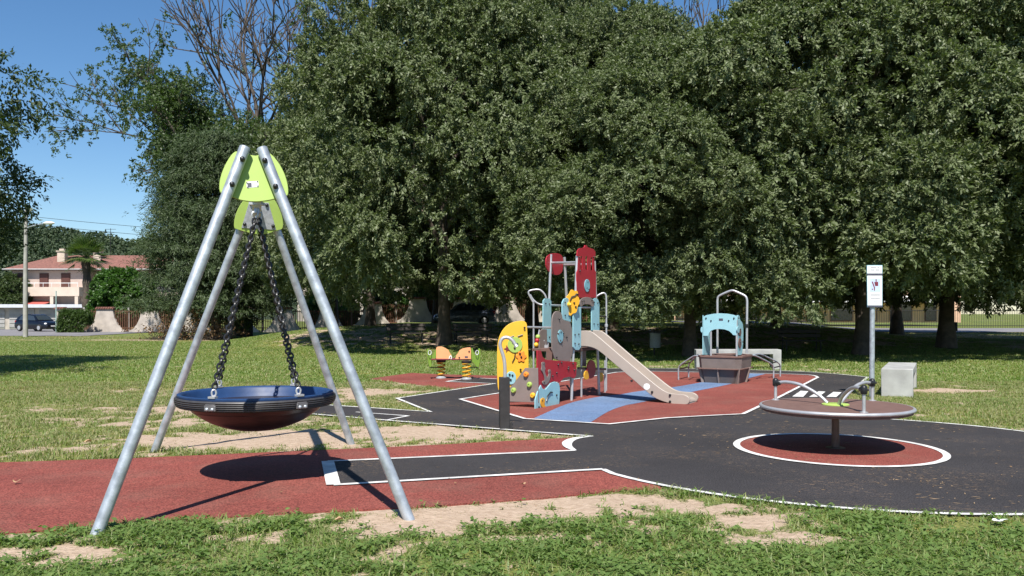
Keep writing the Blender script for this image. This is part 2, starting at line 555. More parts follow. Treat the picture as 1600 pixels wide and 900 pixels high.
# ------------------------------------------------------------------ ground sheet
xs = np.concatenate([-(17 + np.cumsum(.12 * 1.12 ** np.arange(64)))[::-1], np.arange(-17, 17, .085), 17 + np.cumsum(.12 * 1.12 ** np.arange(64))])
ys = np.concatenate([-(np.cumsum(.3 * 1.3 ** np.arange(22)))[::-1] + 3, np.arange(3, 24, .085), 24 + np.cumsum(.1 * 1.028 ** np.arange(205))])
GX, GY = np.meshgrid(xs, ys)
GZ = terrain(GX, GY)
nx, ny = len(xs), len(ys)
idx = np.arange(nx * ny).reshape(ny, nx)
Q = np.stack([idx[:-1, :-1], idx[:-1, 1:], idx[1:, 1:], idx[1:, :-1]], -1).reshape(-1, 4)
so = soil(GX.ravel(), GY.ravel())
bump_ = (fbm(GX * 3, GY * 3, 21, 4) - .5) * .03 * (1 - on_rubber(GX.ravel(), GY.ravel()).reshape(GX.shape)) * sstep(60, 20, GY)
GZ = GZ + np.minimum(bump_, .008)

def ground_mat():
    m = bpy.data.materials.new('lawn_and_soil')
    m.use_nodes = True
    t = m.node_tree; n = t.nodes; l = t.links
    p = n['Principled BSDF']; p.inputs['Roughness'].default_value = .95; p.inputs['Specular IOR Level'].default_value = .15
    at = n.new('ShaderNodeAttribute'); at.attribute_name = 'soil'
    tc = n.new('ShaderNodeTexCoord')
    def noise(s_, d=4.):
        q = n.new('ShaderNodeTexNoise'); q.inputs['Scale'].default_value = s_; q.inputs['Detail'].default_value = d
        l.new(tc.outputs['Object'], q.inputs['Vector']); return q.outputs['Fac']
    def ramp(fac, stops):
        r = n.new('ShaderNodeValToRGB')
        while len(r.color_ramp.elements) < len(stops): r.color_ramp.elements.new(.5)
        for e, (pp, c) in zip(r.color_ramp.elements, stops): e.position = pp; e.color = (*c, 1)
        l.new(fac, r.inputs[0]); return r.outputs[0]
    fine = noise(38, 6.); mid = noise(3.2, 6.); big = noise(.35, 4.)
    soilc = ramp(noise(14, 8.), [(.2, (.30, .215, .15)), (.5, (.41, .31, .225)), (.8, (.50, .39, .295))])
    turf = ramp(fine, [(.28, (.055, .078, .02)), (.5, (.125, .165, .045)), (.72, (.24, .25, .09))])
    turf2 = ramp(mid, [(.3, (.75, .85, .7)), (.5, (1, 1, 1)), (.72, (1.45, 1.2, 1.1))])
    mm = n.new('ShaderNodeMix'); mm.data_type = 'RGBA'; mm.blend_type = 'MULTIPLY'; mm.inputs['Factor'].default_value = 1
    l.new(turf, mm.inputs['A']); l.new(turf2, mm.inputs['B'])
    m3 = n.new('ShaderNodeMix'); m3.data_type = 'RGBA'; m3.blend_type = 'MULTIPLY'; m3.inputs['Factor'].default_value = 1
    l.new(mm.outputs['Result'], m3.inputs['A']); l.new(ramp(big, [(.35, (.82, .95, .85)), (.65, (1.35, 1.12, 1.1))]), m3.inputs['B'])
    ad = n.new('ShaderNodeMath'); ad.operation = 'MULTIPLY_ADD'; l.new(fine, ad.inputs[0]); ad.inputs[1].default_value = 1.1; l.new(at.outputs['Fac'], ad.inputs[2])
    mr = n.new('ShaderNodeMapRange'); mr.inputs['From Min'].default_value = .82; mr.inputs['From Max'].default_value = 1.05
    l.new(ad.outputs[0], mr.inputs['Value'])
    mf = n.new('ShaderNodeMix'); mf.data_type = 'RGBA'
    l.new(mr.outputs[0], mf.inputs['Factor']); l.new(m3.outputs['Result'], mf.inputs['A']); l.new(soilc, mf.inputs['B'])
    l.new(mf.outputs['Result'], p.inputs['Base Color'])
    b = n.new('ShaderNodeBump'); b.inputs['Strength'].default_value = .7; b.inputs['Distance'].default_value = .03
    l.new(fine, b.inputs['Height']); l.new(b.outputs[0], p.inputs['Normal'])
    return m

gm = np_mesh('ground', np.stack([GX.ravel(), GY.ravel(), GZ.ravel()], -1), Q, ground_mat(), True)
a_ = gm.attributes.new('soil', 'FLOAT', 'POINT'); a_.data.foreach_set('value', so.astype(np.float32))
go = bpy.data.objects.new('ground', gm); COL.objects.link(go); tag(go, kind='structure')

def sheet(name, poly, z, m, depth=.03):
    mb = MB().prism([(p[0], p[1], z) for p in poly], (0, 0, -depth))
    return struct(name, mb, m, smooth=False)

sheet('red_rubber_strip', RED_STRIP, .008, M['rub_red'], .05)
sheet('red_rubber_corner', RED_SEE, .008, M['rub_red'], .05)
sheet('black_rubber_path', BLACK, .012, M['rub_black'], .03)
sheet('red_rubber_island', RED_MAIN, .016, M['rub_red'], .003)
sheet('blue_rubber_stream', BLUE, .020, M['rub_blue'], .003)
sheet('red_rubber_circle', ring(RING_R), .016, M['rub_red'], .003)

lines = MB()
def ribbon(pts, wd, z=.024, closed=False):
    pts = [np.asarray(p, float) for p in pts]
    n = len(pts)
    L, Rr = [], []
    for i in range(n):
        a = pts[i - 1] if (i or closed) else None
        b = pts[(i + 1) % n] if (i < n - 1 or closed) else None
        d1 = (pts[i] - a) if a is not None else (b - pts[i])
        d2 = (b - pts[i]) if b is not None else d1
        d1 = d1 / (np.linalg.norm(d1) + 1e-9); d2 = d2 / (np.linalg.norm(d2) + 1e-9)
        n1 = np.array([-d1[1], d1[0]]); n2 = np.array([-d2[1], d2[0]])
        mtr = n1 + n2
        q = np.linalg.norm(mtr)
        mtr = mtr / q if q > .3 else n1
        k = min(2.2, 1 / max(.35, float(np.dot(mtr, n1))))
        ww = wd[i] if hasattr(wd, '__len__') else wd
        L.append(pts[i] + mtr * ww * .5 * k); Rr.append(pts[i] - mtr * ww * .5 * k)
    o = len(lines.v)
    for a, b in zip(L, Rr):
        lines.v.append((a[0], a[1], z)); lines.v.append((b[0], b[1], z))
    for i in range(n if closed else n - 1):
        j = (i + 1) % n
        lines.f.append((o + 2 * i, o + 2 * i + 1, o + 2 * j + 1, o + 2 * j))
LW = .065
zb = .017
ribbon(g2((942, 735.3)) + outer_arc[1:] , LW, zb)
ribbon(neck + far_edge, LW, zb + .001)
ribbon(pocket[:2] + [pocket[2], pocket[3]] + left_a + left_b + left_c, LW, zb)
ribbon(left_d + [notch[0]], LW, zb)
ribbon(notch, [.05 + .075 * math.sin(math.pi * i / (len(notch) - 1)) for i in range(len(notch))], zb + .001)
ribbon(strip[:1] + [notch[-1]], .07, zb + .002)
ribbon(strip[:2], .13, zb + .003)
ribbon(strip[1:], .07, zb + .002)
ribbon(RED_MAIN, LW, .026, True)
ribbon(ring(RING_R + .03), .08, .022, True)
ribbon(g2((556, 645.5), (637.6, 651.6), (605, 658)), .05, zb + .003)
for q in [((1238, 621), (1255, 621.7), (1263, 612.8), (1251, 612)), ((1264, 621.7), (1279, 621.7), (1290, 613.4), (1279, 612.8)), ((1291, 621.7), (1306.5, 622), (1315, 614.5), (1302, 613.8))]:
    o = len(lines.v)
    lines.v += [(p[0], p[1], zb + .003) for p in g2(*q)]
    lines.f.append((o, o + 1, o + 2, o + 3))
struct('white_line_markings', lines, M['line'], smooth=False)

# ------------------------------------------------------------------ far setting: roads, hills
def drape(name, x0, x1, y0, y1, dz, m, nx_=40, ny_=16, skew=0):
    X, Y = np.meshgrid(np.linspace(x0, x1, nx_), np.linspace(y0, y1, ny_))
    Y = Y + (X - x0) * skew
    V = np.stack([X.ravel(), Y.ravel(), terrain(X, Y).ravel() + dz], -1)
    ii = np.arange(nx_ * ny_).reshape(ny_, nx_)
    q = np.stack([ii[:-1, :-1], ii[:-1, 1:], ii[1:, 1:], ii[1:, :-1]], -1).reshape(-1, 4)
    o = bpy.data.objects.new(name, np_mesh(name, V, q, m, True)); COL.objects.link(o)
    return tag(o, kind='structure')
drape('side_street', -90, -29.5, 60, 84, .03, M['asphalt'], skew=-.02)
drape('rear_road', 13, 130, 60, 76, .05, M['asphalt'], skew=.0)

hx = np.linspace(-420, 140, 90); hy = np.linspace(180, 520, 50)
HX, HYY = np.meshgrid(hx, hy)
def hillz(x, y):
    r_ = sstep(180, 420, y)
    return r_ * (25 + 15 * np.exp(-((x + 262) / 60) ** 2) + 6 * fbm(x * .02, y * .02, 4)) * sstep(150, 40, x) - 1
ii = np.arange(90 * 50).reshape(50, 90)
hq = np.stack([ii[:-1, :-1], ii[:-1, 1:], ii[1:, 1:], ii[1:, :-1]], -1).reshape(-1, 4)
ho = bpy.data.objects.new('hills', np_mesh('hills', np.stack([HX.ravel(), HYY.ravel(), hillz(HX, HYY).ravel()], -1), hq, mat('hill_ground', (.04, .06, .025), .95, 0, .3, .05), True))
COL.objects.link(ho); tag(ho, kind='structure')

# ------------------------------------------------------------------ foliage tools
def unit(a):
    return a / (np.linalg.norm(a, axis=-1, keepdims=True) + 1e-9)

def kites(P, D, N, L, Wd):
    """one kite-shaped leaf per row: base P, direction D, normal N"""
    S = unit(np.cross(D, N))
    L = np.asarray(L)[:, None]; Wd = np.asarray(Wd)[:, None]
    mid = P + D * L * .42
    V = np.stack([P, mid + S * Wd * .5, P + D * L, mid - S * Wd * .5], 1)
    return V.reshape(-1, 3)

def quads(n):
    return np.arange(n * 4).reshape(n, 4)

def sprays(C, Nn, per, rng, length=.5, ll=.13, lw=.055, droop=.45, spread=.8):
    n = len(C)
    ax = unit(Nn * .7 + rng.normal(size=(n, 3)) * .45 + np.array([0, 0, -droop]))
    s_ = rng.random((n, per, 1)) * length
    P = C[:, None, :] + ax[:, None, :] * s_ + np.array([0, 0, -1.0]) * s_ ** 2 * .5 + rng.normal(size=(n, per, 3)) * .05 * (length / .5)
    D = unit(ax[:, None, :] + rng.normal(size=(n, per, 3)) * spread + np.array([0, 0, -droop * .9]))
    Nl = unit(rng.normal(size=(n, per, 3)) * .55 + np.array([0, 0, .7]) + Nn[:, None, :] * .6)
    k = n * per
    sz = .7 + .6 * rng.random(k)
    return kites(P.reshape(-1, 3), D.reshape(-1, 3), Nl.reshape(-1, 3), ll * sz, lw * sz)

def sphere_pts(n, rng):
    return unit(rng.normal(size=(n, 3)))

def lobed_crown(rng, prof, z0, z1, n_lobes, rl=(1.0, 1.9), per_lobe=70, per=34, ll=.15, lw=.06, flat=.85, droop=.45, inner=.25, length=.6, asym=.12):
    """prof(t) -> crown radius at height fraction t; returns leaf vertices"""
    tt = rng.random(n_lobes * 3)
    rr = np.array([prof(t) for t in tt])
    keep = rng.random(n_lobes * 3) < (rr / rr.max())
    tt = tt[keep][:n_lobes]; rr = rr[keep][:n_lobes]
    n = len(tt)
    an = rng.random(n) * 2 * math.pi
    wob = 1 + asym * np.sin(an * 3 + rng.random() * 6) + asym * .7 * np.sin(an * 5 + tt * 7)
    cl = fbm(an * rr.max() / 3.4 + 31, tt * (z1 - z0) / 2.4, int(rng.integers(1, 90)), 2)
    frac = np.where(rng.random(n) < inner, .35 + .35 * rng.random(n), .66 + .33 * sstep(.28, .66, cl) + .05 * rng.normal(size=n))
    Lr = rng.uniform(rl[0], rl[1], n)
    C = np.stack([np.cos(an) * rr * wob * frac, np.sin(an) * rr * wob * frac, z0 + (z1 - z0) * tt], -1)
    out = C.copy(); out[:, 2] = (C[:, 2] - (z0 + z1) * .45) * .6
    out = unit(out)
    allv = []
    for i in range(n):
        k = int(per_lobe * (Lr[i] / np.mean(rl)) ** 2)
        d = sphere_pts(int(k * 1.7), rng)
        sel = (d @ out[i] > -.35) & (d[:, 2] > -.75)
        d = d[sel][:k]
        lump = 1 + .22 * np.sin(d[:, 0] * 5 + i) * np.sin(d[:, 1] * 6 + i * 2) * np.sin(d[:, 2] * 5)
        P = C[i] + d * (Lr[i] * lump * (.72 + .32 * rng.random(len(d))))[:, None] * np.array([1, 1, flat])
        allv.append(sprays(P, d, per, rng, length, ll, lw, droop))
    return np.concatenate(allv), C, Lr

def leaf_obj(name, V, m):
    return np_mesh(name, V, quads(len(V) // 4), m)

def trunk_mesh(rng, h, r0, limbs, lean=(0, 0), flare=1.5, seg=12):
    mb = MB()
    pts, rs = [], []
    for k in range(13):
        t = k / 12
        pts.append((lean[0] * t + .08 * math.sin(t * 5 + r0 * 9) * (t > 0), lean[1] * t + .07 * math.cos(t * 4 + 1) * (t > 0), h * t - .15 * (k == 0)))
        rs.append(r0 * (1 - .72 * t) * (1 + (flare - 1) * math.exp(-t * h / .45)))
    mb.tube(pts, rs, seg)
    for (z, az, up, ln, rr) in limbs:
        t = z / h
        p = Vector((lean[0] * t, lean[1] * t, z))
        d = Vector((math.cos(az) * math.cos(up), math.sin(az) * math.cos(up), math.sin(up)))
        q, ql = [p.copy()], [rr]
        for k in range(8):
            d = (d + Vector((rng.normal() * .12, rng.normal() * .12, rng.normal() * .08 + .03))).normalized()
            p = p + d * ln / 8
            q.append(p.copy()); ql.append(rr * (1 - .85 * (k + 1) / 8))
        mb.tube(q, ql, 7)
        for s_ in range(3):
            p2 = q[3 + s_ * 2 - (s_ == 2)]
            d2 = (d + Vector((rng.normal() * .8, rng.normal() * .8, rng.normal() * .5))).normalized()
            mb.tube([p2, p2 + d2 * ln * .2, p2 + d2 * ln * .4 + Vector((0, 0, -.05))], [rr * .35, rr * .2, rr * .08], 5)
    return mb

def raw(name, mb, m):
    me = bpy.data.meshes.new(name)
    me.from_pydata(mb.v, [], mb.f); finish(me, True, 60); me.materials.append(m)
    return me

def limbs_for(rng, h, n, r0, zmin=.25, ln=5):
    return [(h * (zmin + (.95 - zmin) * (k + .3) / n), rng.random() * 6.28, .35 + .6 * rng.random(), ln * (.7 + .5 * rng.random()), r0 * .45 * (1 - .5 * k / n)) for k in range(n)]

def tree(name, label, loc, crown_me, trunk_me, rot=0, sc=(1, 1, 1), group=None, cat='tree', crown_name='crown'):
    t = thing(name, label, cat, loc, group)
    t.rotation_euler = (0, 0, rot); t.scale = sc
    a = bpy.data.objects.new('trunk', trunk_me); COL.objects.link(a); a.parent = t
    b = bpy.data.objects.new(crown_name, crown_me); COL.objects.link(b); b.parent = t
    return t

def broad_prof(t):
    # radius of a broad, low-hanging round crown, widest low down
    return float(np.interp(t, [0, .08, .2, .4, .6, .78, .9, 1], [5.9, 6.6, 7.0, 6.95, 6.3, 4.9, 3.3, 1.0]))

crowns = []
trunks = []
for s_ in range(3):
    rg = np.random.default_rng(40 + s_)
    V, C_, L_ = lobed_crown(rg, broad_prof, 2.5, 16.0, 330, (.75, 1.45), 56, 38, .145, .062, inner=.12, droop=.22, length=.42)
    crowns.append(leaf_obj('crown', V, M['leaf']))
    trunks.append(raw('trunk', trunk_mesh(rg, 13.5, .30, limbs_for(rg, 13.5, 11, .3, .2, 5.5)), M['bark']))
GT = 'broad grey green trees along the back of the playground'
def hack(label, x, y, s_, rot, sc, kind='broad_tree'):
    return tree(kind, label, (x, y, tz(x, y) - .05), crowns[s_], trunks[s_], rot, sc, GT)
hack('huge dense tree whose dark trunk stands just behind the spring seesaw', -2.9, 37, 0, .4, (.90, .95, 1.0))
hack('dense tree with its trunk seen just right of the red tower panel', 5.1, 44, 1, 2.1, (.90, .95, .99))
hack('smaller tree with a slim trunk behind the pale blue play cabin and concrete bench', 6.5, 31.5, 2, 1.0, (.78, .78, .70))
hack('tall dense tree whose trunk stands directly behind the information sign pole', 13.2, 32.5, 1, 4.2, (1.0, 1.0, .98))
hack('broad tree with the thick forked trunk on the shaded ground right of the sign', 18.6, 37, 0, 3.0, (1.08, 1.05, 1.05))
hack('dense tree at the right edge of the lawn with half its crown out of frame', 25.0, 40, 2, 5.1, (1.05, 1.05, 1.0))
hack('tree far back on the grassy rise, seen between cabin and sign', 15.6, 51, 2, 2.6, (.92, .95, .90))
hack('far back tree between the seesaw tree and the slide, seen only above their crowns', 1.2, 52, 2, 1.7, (1.1, 1.1, 1.36))
hack('low crowned tree left of the huge seesaw tree, right of the dark cedar', -8.2, 50, 2, 3.6, (.85, .9, .95))
hack('far back tree rising behind the thick forked trunk on the right', 24.5, 55, 1, .6, (1.1, 1.1, 1.12))

# yellow-green tree top over the centre
rg = np.random.default_rng(77)
V, _, _ = lobed_crown(rg, lambda t: 3.6 * max(.1, math.sin(math.pi * min(1, t * .9 + .1)) ** .6), 9, 24, 40, (.9, 1.5), 60, 26, .20, .09, droop=.3)
tree('pale_tree', 'tree with yellow green leaves showing above the dark crown at the top centre', (-5.4, 62, .8), leaf_obj('crown', V, M['leafy']), raw('trunk', trunk_mesh(rg, 20, .28, limbs_for(rg, 20, 7, .28, .4, 4)), M['bark']))

# tree at the left edge of the picture
rg = np.random.default_rng(51)
V, _, _ = lobed_crown(rg, lambda t: 4.7 * (.72 + 1.1 * t if t < .25 else max(.35, 1 - .60 * (t - .25))), 2.5, 12.3, 140, (.6, 1.1), 52, 18, .13, .06, droop=.5, length=.5, asym=.16)
tree('leafy_tree', 'tree at the left edge with drooping branches reaching into the sky over the lamp pole', (-17.5, 21.2, 0), leaf_obj('crown', V, M['leafb']), raw('trunk', trunk_mesh(rg, 8.5, .22, limbs_for(rg, 8.5, 9, .22, .28, 4)), M['bark']))

# cedar on the left of the group
rg = np.random.default_rng(63)
def cedar_crown(rg, h, rmax, n):
    t = rg.random(n) ** .9
    an = rg.random(n) * 6.283
    rad = rmax * (1 - t) ** .5 * (.35 + .65 * np.sqrt(rg.random(n))) + .25
    C = np.stack([np.cos(an) * rad, np.sin(an) * rad, 2.3 + (h - 2.3) * t + .0 * rad - rad * .12], -1)
    out = np.stack([np.cos(an), np.sin(an), np.full(n, .05)], -1)
    vs = []
    for i in range(n):
        k = 46
        q = C[i] + rg.normal(size=(k, 3)) * np.array([.62, .62, .11]) + out[i] * rg.uniform(-.7, .8, (k, 1)) - np.array([0, 0, .12])
        vs.append(sprays(q, np.repeat(out[i][None], k, 0), 13, rg, .45, .20, .038, .25, .6))
    return np.concatenate(vs)
mb = MB(); mb.tube([(0, 0, -.1), (.05, 0, 5), (0, .05, 12.2)], [.34, .24, .03], 10)
for k in range(60):
    z = 1.2 + 10.4 * k / 60; a = k * 2.4; ln = 4.0 * (1 - z / 13) ** .5
    mb.tube([(0, 0, z), (math.cos(a) * ln * .5, math.sin(a) * ln * .5, z + .15), (math.cos(a) * ln, math.sin(a) * ln, z - .25)], [.05, .035, .01], 5)
tree('cedar_tree', 'dark feathery cedar on the left, next to the palm and pale house', (-18.5, 54, 0), leaf_obj('crown', cedar_crown(rg, 12.8, 4.0, 430), M['cedar']), raw('trunk', mb, M['bark']))
rg = np.random.default_rng(64)
V, _, _ = lobed_crown(rg, lambda t: 4.2 * max(.1, math.sin(math.pi * min(1, t * .9 + .1)) ** .6), 1.2, 14.0, 85, (.9, 1.5), 70, 22, .17, .07, droop=.35)
tree('bushy_tree', 'mid green bushy tree standing right behind the dark cedar, below the dead limbs', (-18.3, 58, .2), leaf_obj('crown', V, M['acacia']), raw('trunk', trunk_mesh(rg, 11, .26, limbs_for(rg, 11, 8, .26, .25, 4)), M['bark']))

# half bare acacia rising above the cedar
rg = np.random.default_rng(88)
amb = MB(); tips = []
def grow(p, d, ln, r, depth, bare):
    q, rs = [p.copy()], [r]
    for k in range(5):
        d = (d + Vector((rg.normal() * .11, rg.normal() * .11, rg.normal() * .06 + .025))).normalized()
        p = p + d * ln / 5
        q.append(p.copy()); rs.append(r * (1 - .42 * (k + 1) / 5))
    amb.tube(q, [max(.026 if bare else .016, v_) for v_ in rs], 7 if depth < 2 else 5)
    if depth >= (4 if bare else 5) or r < .012:
        tips.append((p.copy(), d.copy(), bare)); return
    nb = 2 if depth < 1 else 2 + (rg.random() < .55)
    for b in range(nb):
        ax = Vector((rg.normal(), rg.normal(), rg.normal())).normalized()
        dd = (d + ax * (.62 if b else .32)).normalized()
        if not bare: dd = (dd + Vector((0, 0, -.12))).normalized()
        grow(p, dd, ln * (.70 + .16 * rg.random()), r * (.64 if b else .74), depth + 1, bare)
    if depth >= 1:
        for s_ in range(1 if bare else 2):
            k = 2 + s_
            ax = Vector((rg.normal(), rg.normal(), abs(rg.normal()) * .4)).normalized()
            grow(q[k], (d * .5 + ax).normalized(), ln * .5, r * .3, max(depth + 2, 4), bare)
AX, AY = -18.4, 60.0
amb.tube([(0, 0, -.2), (.1, 0, 3), (.25, 0, 6), (.2, 0, 8.5), (.5, .1, 10.2)], [.42, .34, .30, .27, .25], 10)
for (dx, dy, dz, ln, r_, bare, p0) in [(.12, .1, 1, 4.4, .19, True, (.5, .1, 10.2)), (-.38, -.1, .9, 4.2, .16, True, (.5, .1, 10.0)), (.5, 0, .85, 4.0, .15, True, (.4, .1, 9.6)), (-.05, .3, 1, 4.8, .15, True, (.5, .1, 10.2)), (.15, -.4, 1, 4.6, .13, True, (.5, .1, 10.1)), (-.55, .2, 1, 4.8, .13, True, (.5, .1, 10.1)),
                                       (-.95, -.15, .85, 4.3, .14, False, (.4, 0, 9.8)), (-.6, .2, .5, 2.9, .11, False, (.3, 0, 9.2)), (.8, .3, .3, 2.4, .10, False, (.3, 0, 8.6)), (-.7, .5, .7, 3.2, .12, False, (.4, 0, 9.6)), (.75, -.4, .25, 2.3, .10, False, (.4, 0, 8.6)), (-.5, -.6, .5, 2.6, .11, False, (.2, 0, 8.8))]:
    grow(Vector(p0), Vector((dx, dy, dz)).normalized(), ln, r_, 0, bare)
lv = []
for (p, d, bare) in tips:
    if bare and rg.random() > .06: continue
    if rg.random() < .48: continue
    k = 6
    q = np.array(p)[None] + rg.normal(size=(k, 3)) * .36
    lv.append(sprays(q, np.repeat(np.array(d)[None], k, 0) * .4, 20, rg, .5, .19, .095, .3, .7))
act = tree('bare_tree', 'tall half bare tree with grey dead limbs and thin leaves, rising above the cedar', (AX, AY, .1), leaf_obj('crown', np.concatenate(lv), M['acacia']), raw('trunk', amb, M['deadwood']))
# second one, far behind on the right of centre
tr2 = copy_tree(act); tr2.location = (15.2, 66, .8); tr2.rotation_euler = (0, 0, 2.2); tr2.scale = (.95, .95, .98)
tr2['label'] = 'thin bare limbed tree peeping over the dark crowns right of centre at the top'
tr3 = copy_tree(act); tr3.location = (-13.2, 64, .5); tr3.rotation_euler = (0, 0, 4.0); tr3.scale = (.9, .9, .96)
tr3['label'] = 'thin leaved tree whose tips show beside the big dark crown, right of the dead limbs'

# shrubs on the left
def shrub(name, label, loc, r, z0, z1, n, m, seed, ll=.16, cat='shrub', per=22):
    rg = np.random.default_rng(seed)
    V, _, _ = lobed_crown(rg, lambda t: r * max(.15, math.sin(math.pi * min(1, t * .85 + .12)) ** .6), z0, z1, n, (r * .25, r * .42), 60, per, ll, ll * .5, droop=.2, length=.35)
    mb = MB()
    for k in range(5):
        a = k * 1.3
        mb.tube([(0, 0, -.1), (math.cos(a) * r * .25, math.sin(a) * r * .25, z1 * .4), (math.cos(a) * r * .5, math.sin(a) * r * .5, z1 * .75)], [.07, .05, .015], 6)
    return tree(name, label, loc, leaf_obj('foliage', V, m), raw('stem', mb, M['bark']), cat=cat, crown_name='foliage')
shrub('round_shrub', 'bright green round shrub in front of the pale house, beside the palm', (-34.2, 76, 0), 2.1, .6, 5.1, 60, M['shrubl'], 5, .22, per=30)
shrub('leafy_shrub', 'grey green shrub at the left edge above the garages behind the street lamp', (-52.6, 91.2, 0), 1.5, 1.2, 5.2, 40, M['leafb'], 6, .2)
shrub('low_shrub', 'small shrub behind the fence wall, right of the round bright shrub', (-31.0, 77, 0), 1.3, .3, 2.6, 24, M['leafb'], 9, .18)
for k_, (x_, r_, h_, lab_) in enumerate([(-15.5, 2.0, 3.6, 'broad green bush behind the wall, left of the low crowned tree'), (-10.8, 1.7, 2.9, 'leafy bush behind the wall straight above the red corner'), (-6.4, 2.1, 3.9, 'bush behind the wall left of the seesaw tree trunk'), (-.6, 2.0, 3.6, 'bush behind the wall end, right of the seesaw tree trunk'), (4.4, 2.4, 4.2, 'dark bush past the end of the wall, behind the play tower')]):
    shrub('leafy_shrub', lab_, (x_, 74.2, tz(x_, 74.2)), r_, .2, h_, 34, M['leafb'] if k_ % 2 else M['shrubl'], 120 + k_, .2)
# dry brush heap at the foot of the cedar
rg = np.random.default_rng(31)
mb = MB()
for k in range(170):
    a = rg.random() * 6.28; rr = rg.random() ** .5 * 1.7
    p = Vector((math.cos(a) * rr * 1.5, math.sin(a) * rr * .8, .02)); d = Vector((rg.normal() * .8, rg.normal() * .6, .4 + .8 * rg.random())).normalized()
    ln = .6 + 1.1 * rg.random() * (1.4 - rr * .5)
    mb.tube([p, p + d * ln * .5, p + d * ln + Vector((rg.normal() * .2, 0, -.1))], [.016, .011, .004], 4)
q = np.stack([rg.normal(size=260) * 1.2, rg.normal(size=260) * .6, .15 + np.abs(rg.normal(size=260)) * .55], -1)
t = thing('brush_heap', 'heap of dry brown twigs and leaves on the grass at the foot of the cedar', 'brush heap', (-19.2, 51.5, 0.02))
for nm, me in (('twigs', raw('twigs', mb, M['deadwood'])), ('leaves', leaf_obj('leaves', sprays(q, unit(q), 9, rg, .4, .15, .07, .1, 1.0), M['deadleaf']))):
    o = bpy.data.objects.new(nm, me); COL.objects.link(o); o.parent = t
# clipped hedge block
rg = np.random.default_rng(32)
n = 1500
f_ = rg.integers(0, 3, n); u, v = rg.uniform(-1, 1, n), rg.uniform(-1, 1, n)
q = np.where((f_ == 0)[:, None], np.stack([u * 1.3, np.full(n, -.55), .8 + v * .75], -1), np.where((f_ == 1)[:, None], np.stack([u * 1.3, v * .55, 1.5 + .08 * np.sin(u * 7)], -1), np.stack([np.sign(u) * 1.3, v * .55, .8 + u * .75], -1)))
q += rg.normal(size=q.shape) * .07
nn_ = np.where((f_ == 0)[:, None], np.array([0, -1., .2]), np.where((f_ == 1)[:, None], np.array([0, 0, 1.]), np.stack([np.sign(u), 0 * u, 0 * u], -1)))
hv = sprays(q, nn_, 22, rg, .25, .13, .06, .1)
o = bpy.data.objects.new('clipped_hedge', leaf_obj('clipped_hedge', hv, M['hedge'])); COL.objects.link(o); o.location = (-35.5, 70.2, 0); o.scale = (.78, 1, 1)
tag(o, 'clipped green hedge block against the rendered wall near the street lamp', 'hedge')

# wooded hill
rg = np.random.default_rng(90)
vs = []
n = 1500
cx_ = rg.uniform(-400, 60, n); cy_ = rg.uniform(230, 440, n)
cz_ = hillz(cx_, cy_)
for i in range(n):
    k = 40
    d = sphere_pts(k, rg); d[:, 2] = np.abs(d[:, 2])
    r_ = rg.uniform(4, 7.5)
    vs.append(sprays(np.array([cx_[i], cy_[i], cz_[i]]) + d * r_, d, 9, rg, 1.6, 1.15, .8, .2, 1.0))
o = bpy.data.objects.new('hillside_wood', leaf_obj('hillside_wood', np.concatenate(vs), M['hillleaf'])); COL.objects.link(o)
tag(o, 'dark green wood covering the far hill behind the houses', 'woodland', kind='stuff')

# palm
def palm(loc):
    t = thing('palm_tree', 'fan palm with a shaggy brown trunk in front of the pale house', 'palm', loc)
    mb = MB()
    pts = [(0, 0, -.1)] + [(.05 * math.sin(k), .04 * math.cos(k * 2), k * .55) for k in range(1, 13)]
    mb.tube(pts, [.30 + .05 * ((k * 7) % 3) for k in range(13)], 10)
    rg = np.random.default_rng(3)
    link('trunk', MB().add([(loc[0] + a, loc[1] + b, loc[2] + c) for a, b, c in mb.v], mb.f), M['bark'], t)
    stems = MB(); P, D, N, L, Wd = [], [], [], [], []
    for k in range(52):
        az = rg.random() * 6.28; el = -.75 + 2.1 * rg.random() ** .8
        d = np.array([math.cos(az) * math.cos(el), math.sin(az) * math.cos(el), math.sin(el)])
        p0 = np.array([0, 0, 6.6]); p1 = p0 + d * (.7 + .5 * rg.random())
        stems.tube([p0 + loc, p1 + loc], [.03, .018], 4)
        side = unit(np.cross(d, [0, 0, 1.0])); up = np.cross(side, d)
        for j in range(15):
            a = (j - 7) / 7 * 1.25
            dd = d * math.cos(a) + side * math.sin(a) + np.array([0, 0, -.28])
            P.append(p1); D.append(unit(dd)); N.append(up + rg.normal(size=3) * .15); L.append(1.15 + .35 * rg.random()); Wd.append(.10)
    link('leaf_stem', stems, M['palm'], t)
    me = leaf_obj('fronds', kites(np.array(P), np.array(D), np.array(N), np.array(L), np.array(Wd)), M['palm'])
    o = bpy.data.objects.new('fronds', me); COL.objects.link(o); o.parent = t
palm(np.array([-38.4, 78, 0.0]))

# ------------------------------------------------------------------ houses
def gable_roof(mb, x0, x1, y0, y1, ze, zr, ov=.6, th=.18):
    ym = (y0 + y1) / 2
    a = [(x0 - ov, y0 - ov, ze), (x0 - ov, ym, zr), (x0 - ov, y1 + ov, ze), (x0 - ov, y1 + ov, ze - th), (x0 - ov, ym, zr - th), (x0 - ov, y0 - ov, ze - th)]
    mb.prism(a, (x1 - x0 + 2 * ov, 0, 0))

def window_on(parent, x, y, z, wd, h, frame_m, glass_m, shutters=False):
    f = link('window', MB().box((x, y - .03, z), (wd, .08, h)), frame_m, parent, smooth=False)
    link('pane', MB().box((x, y - .08, z), (wd - .16, .03, h - .16)), glass_m, f, smooth=False)
    return f

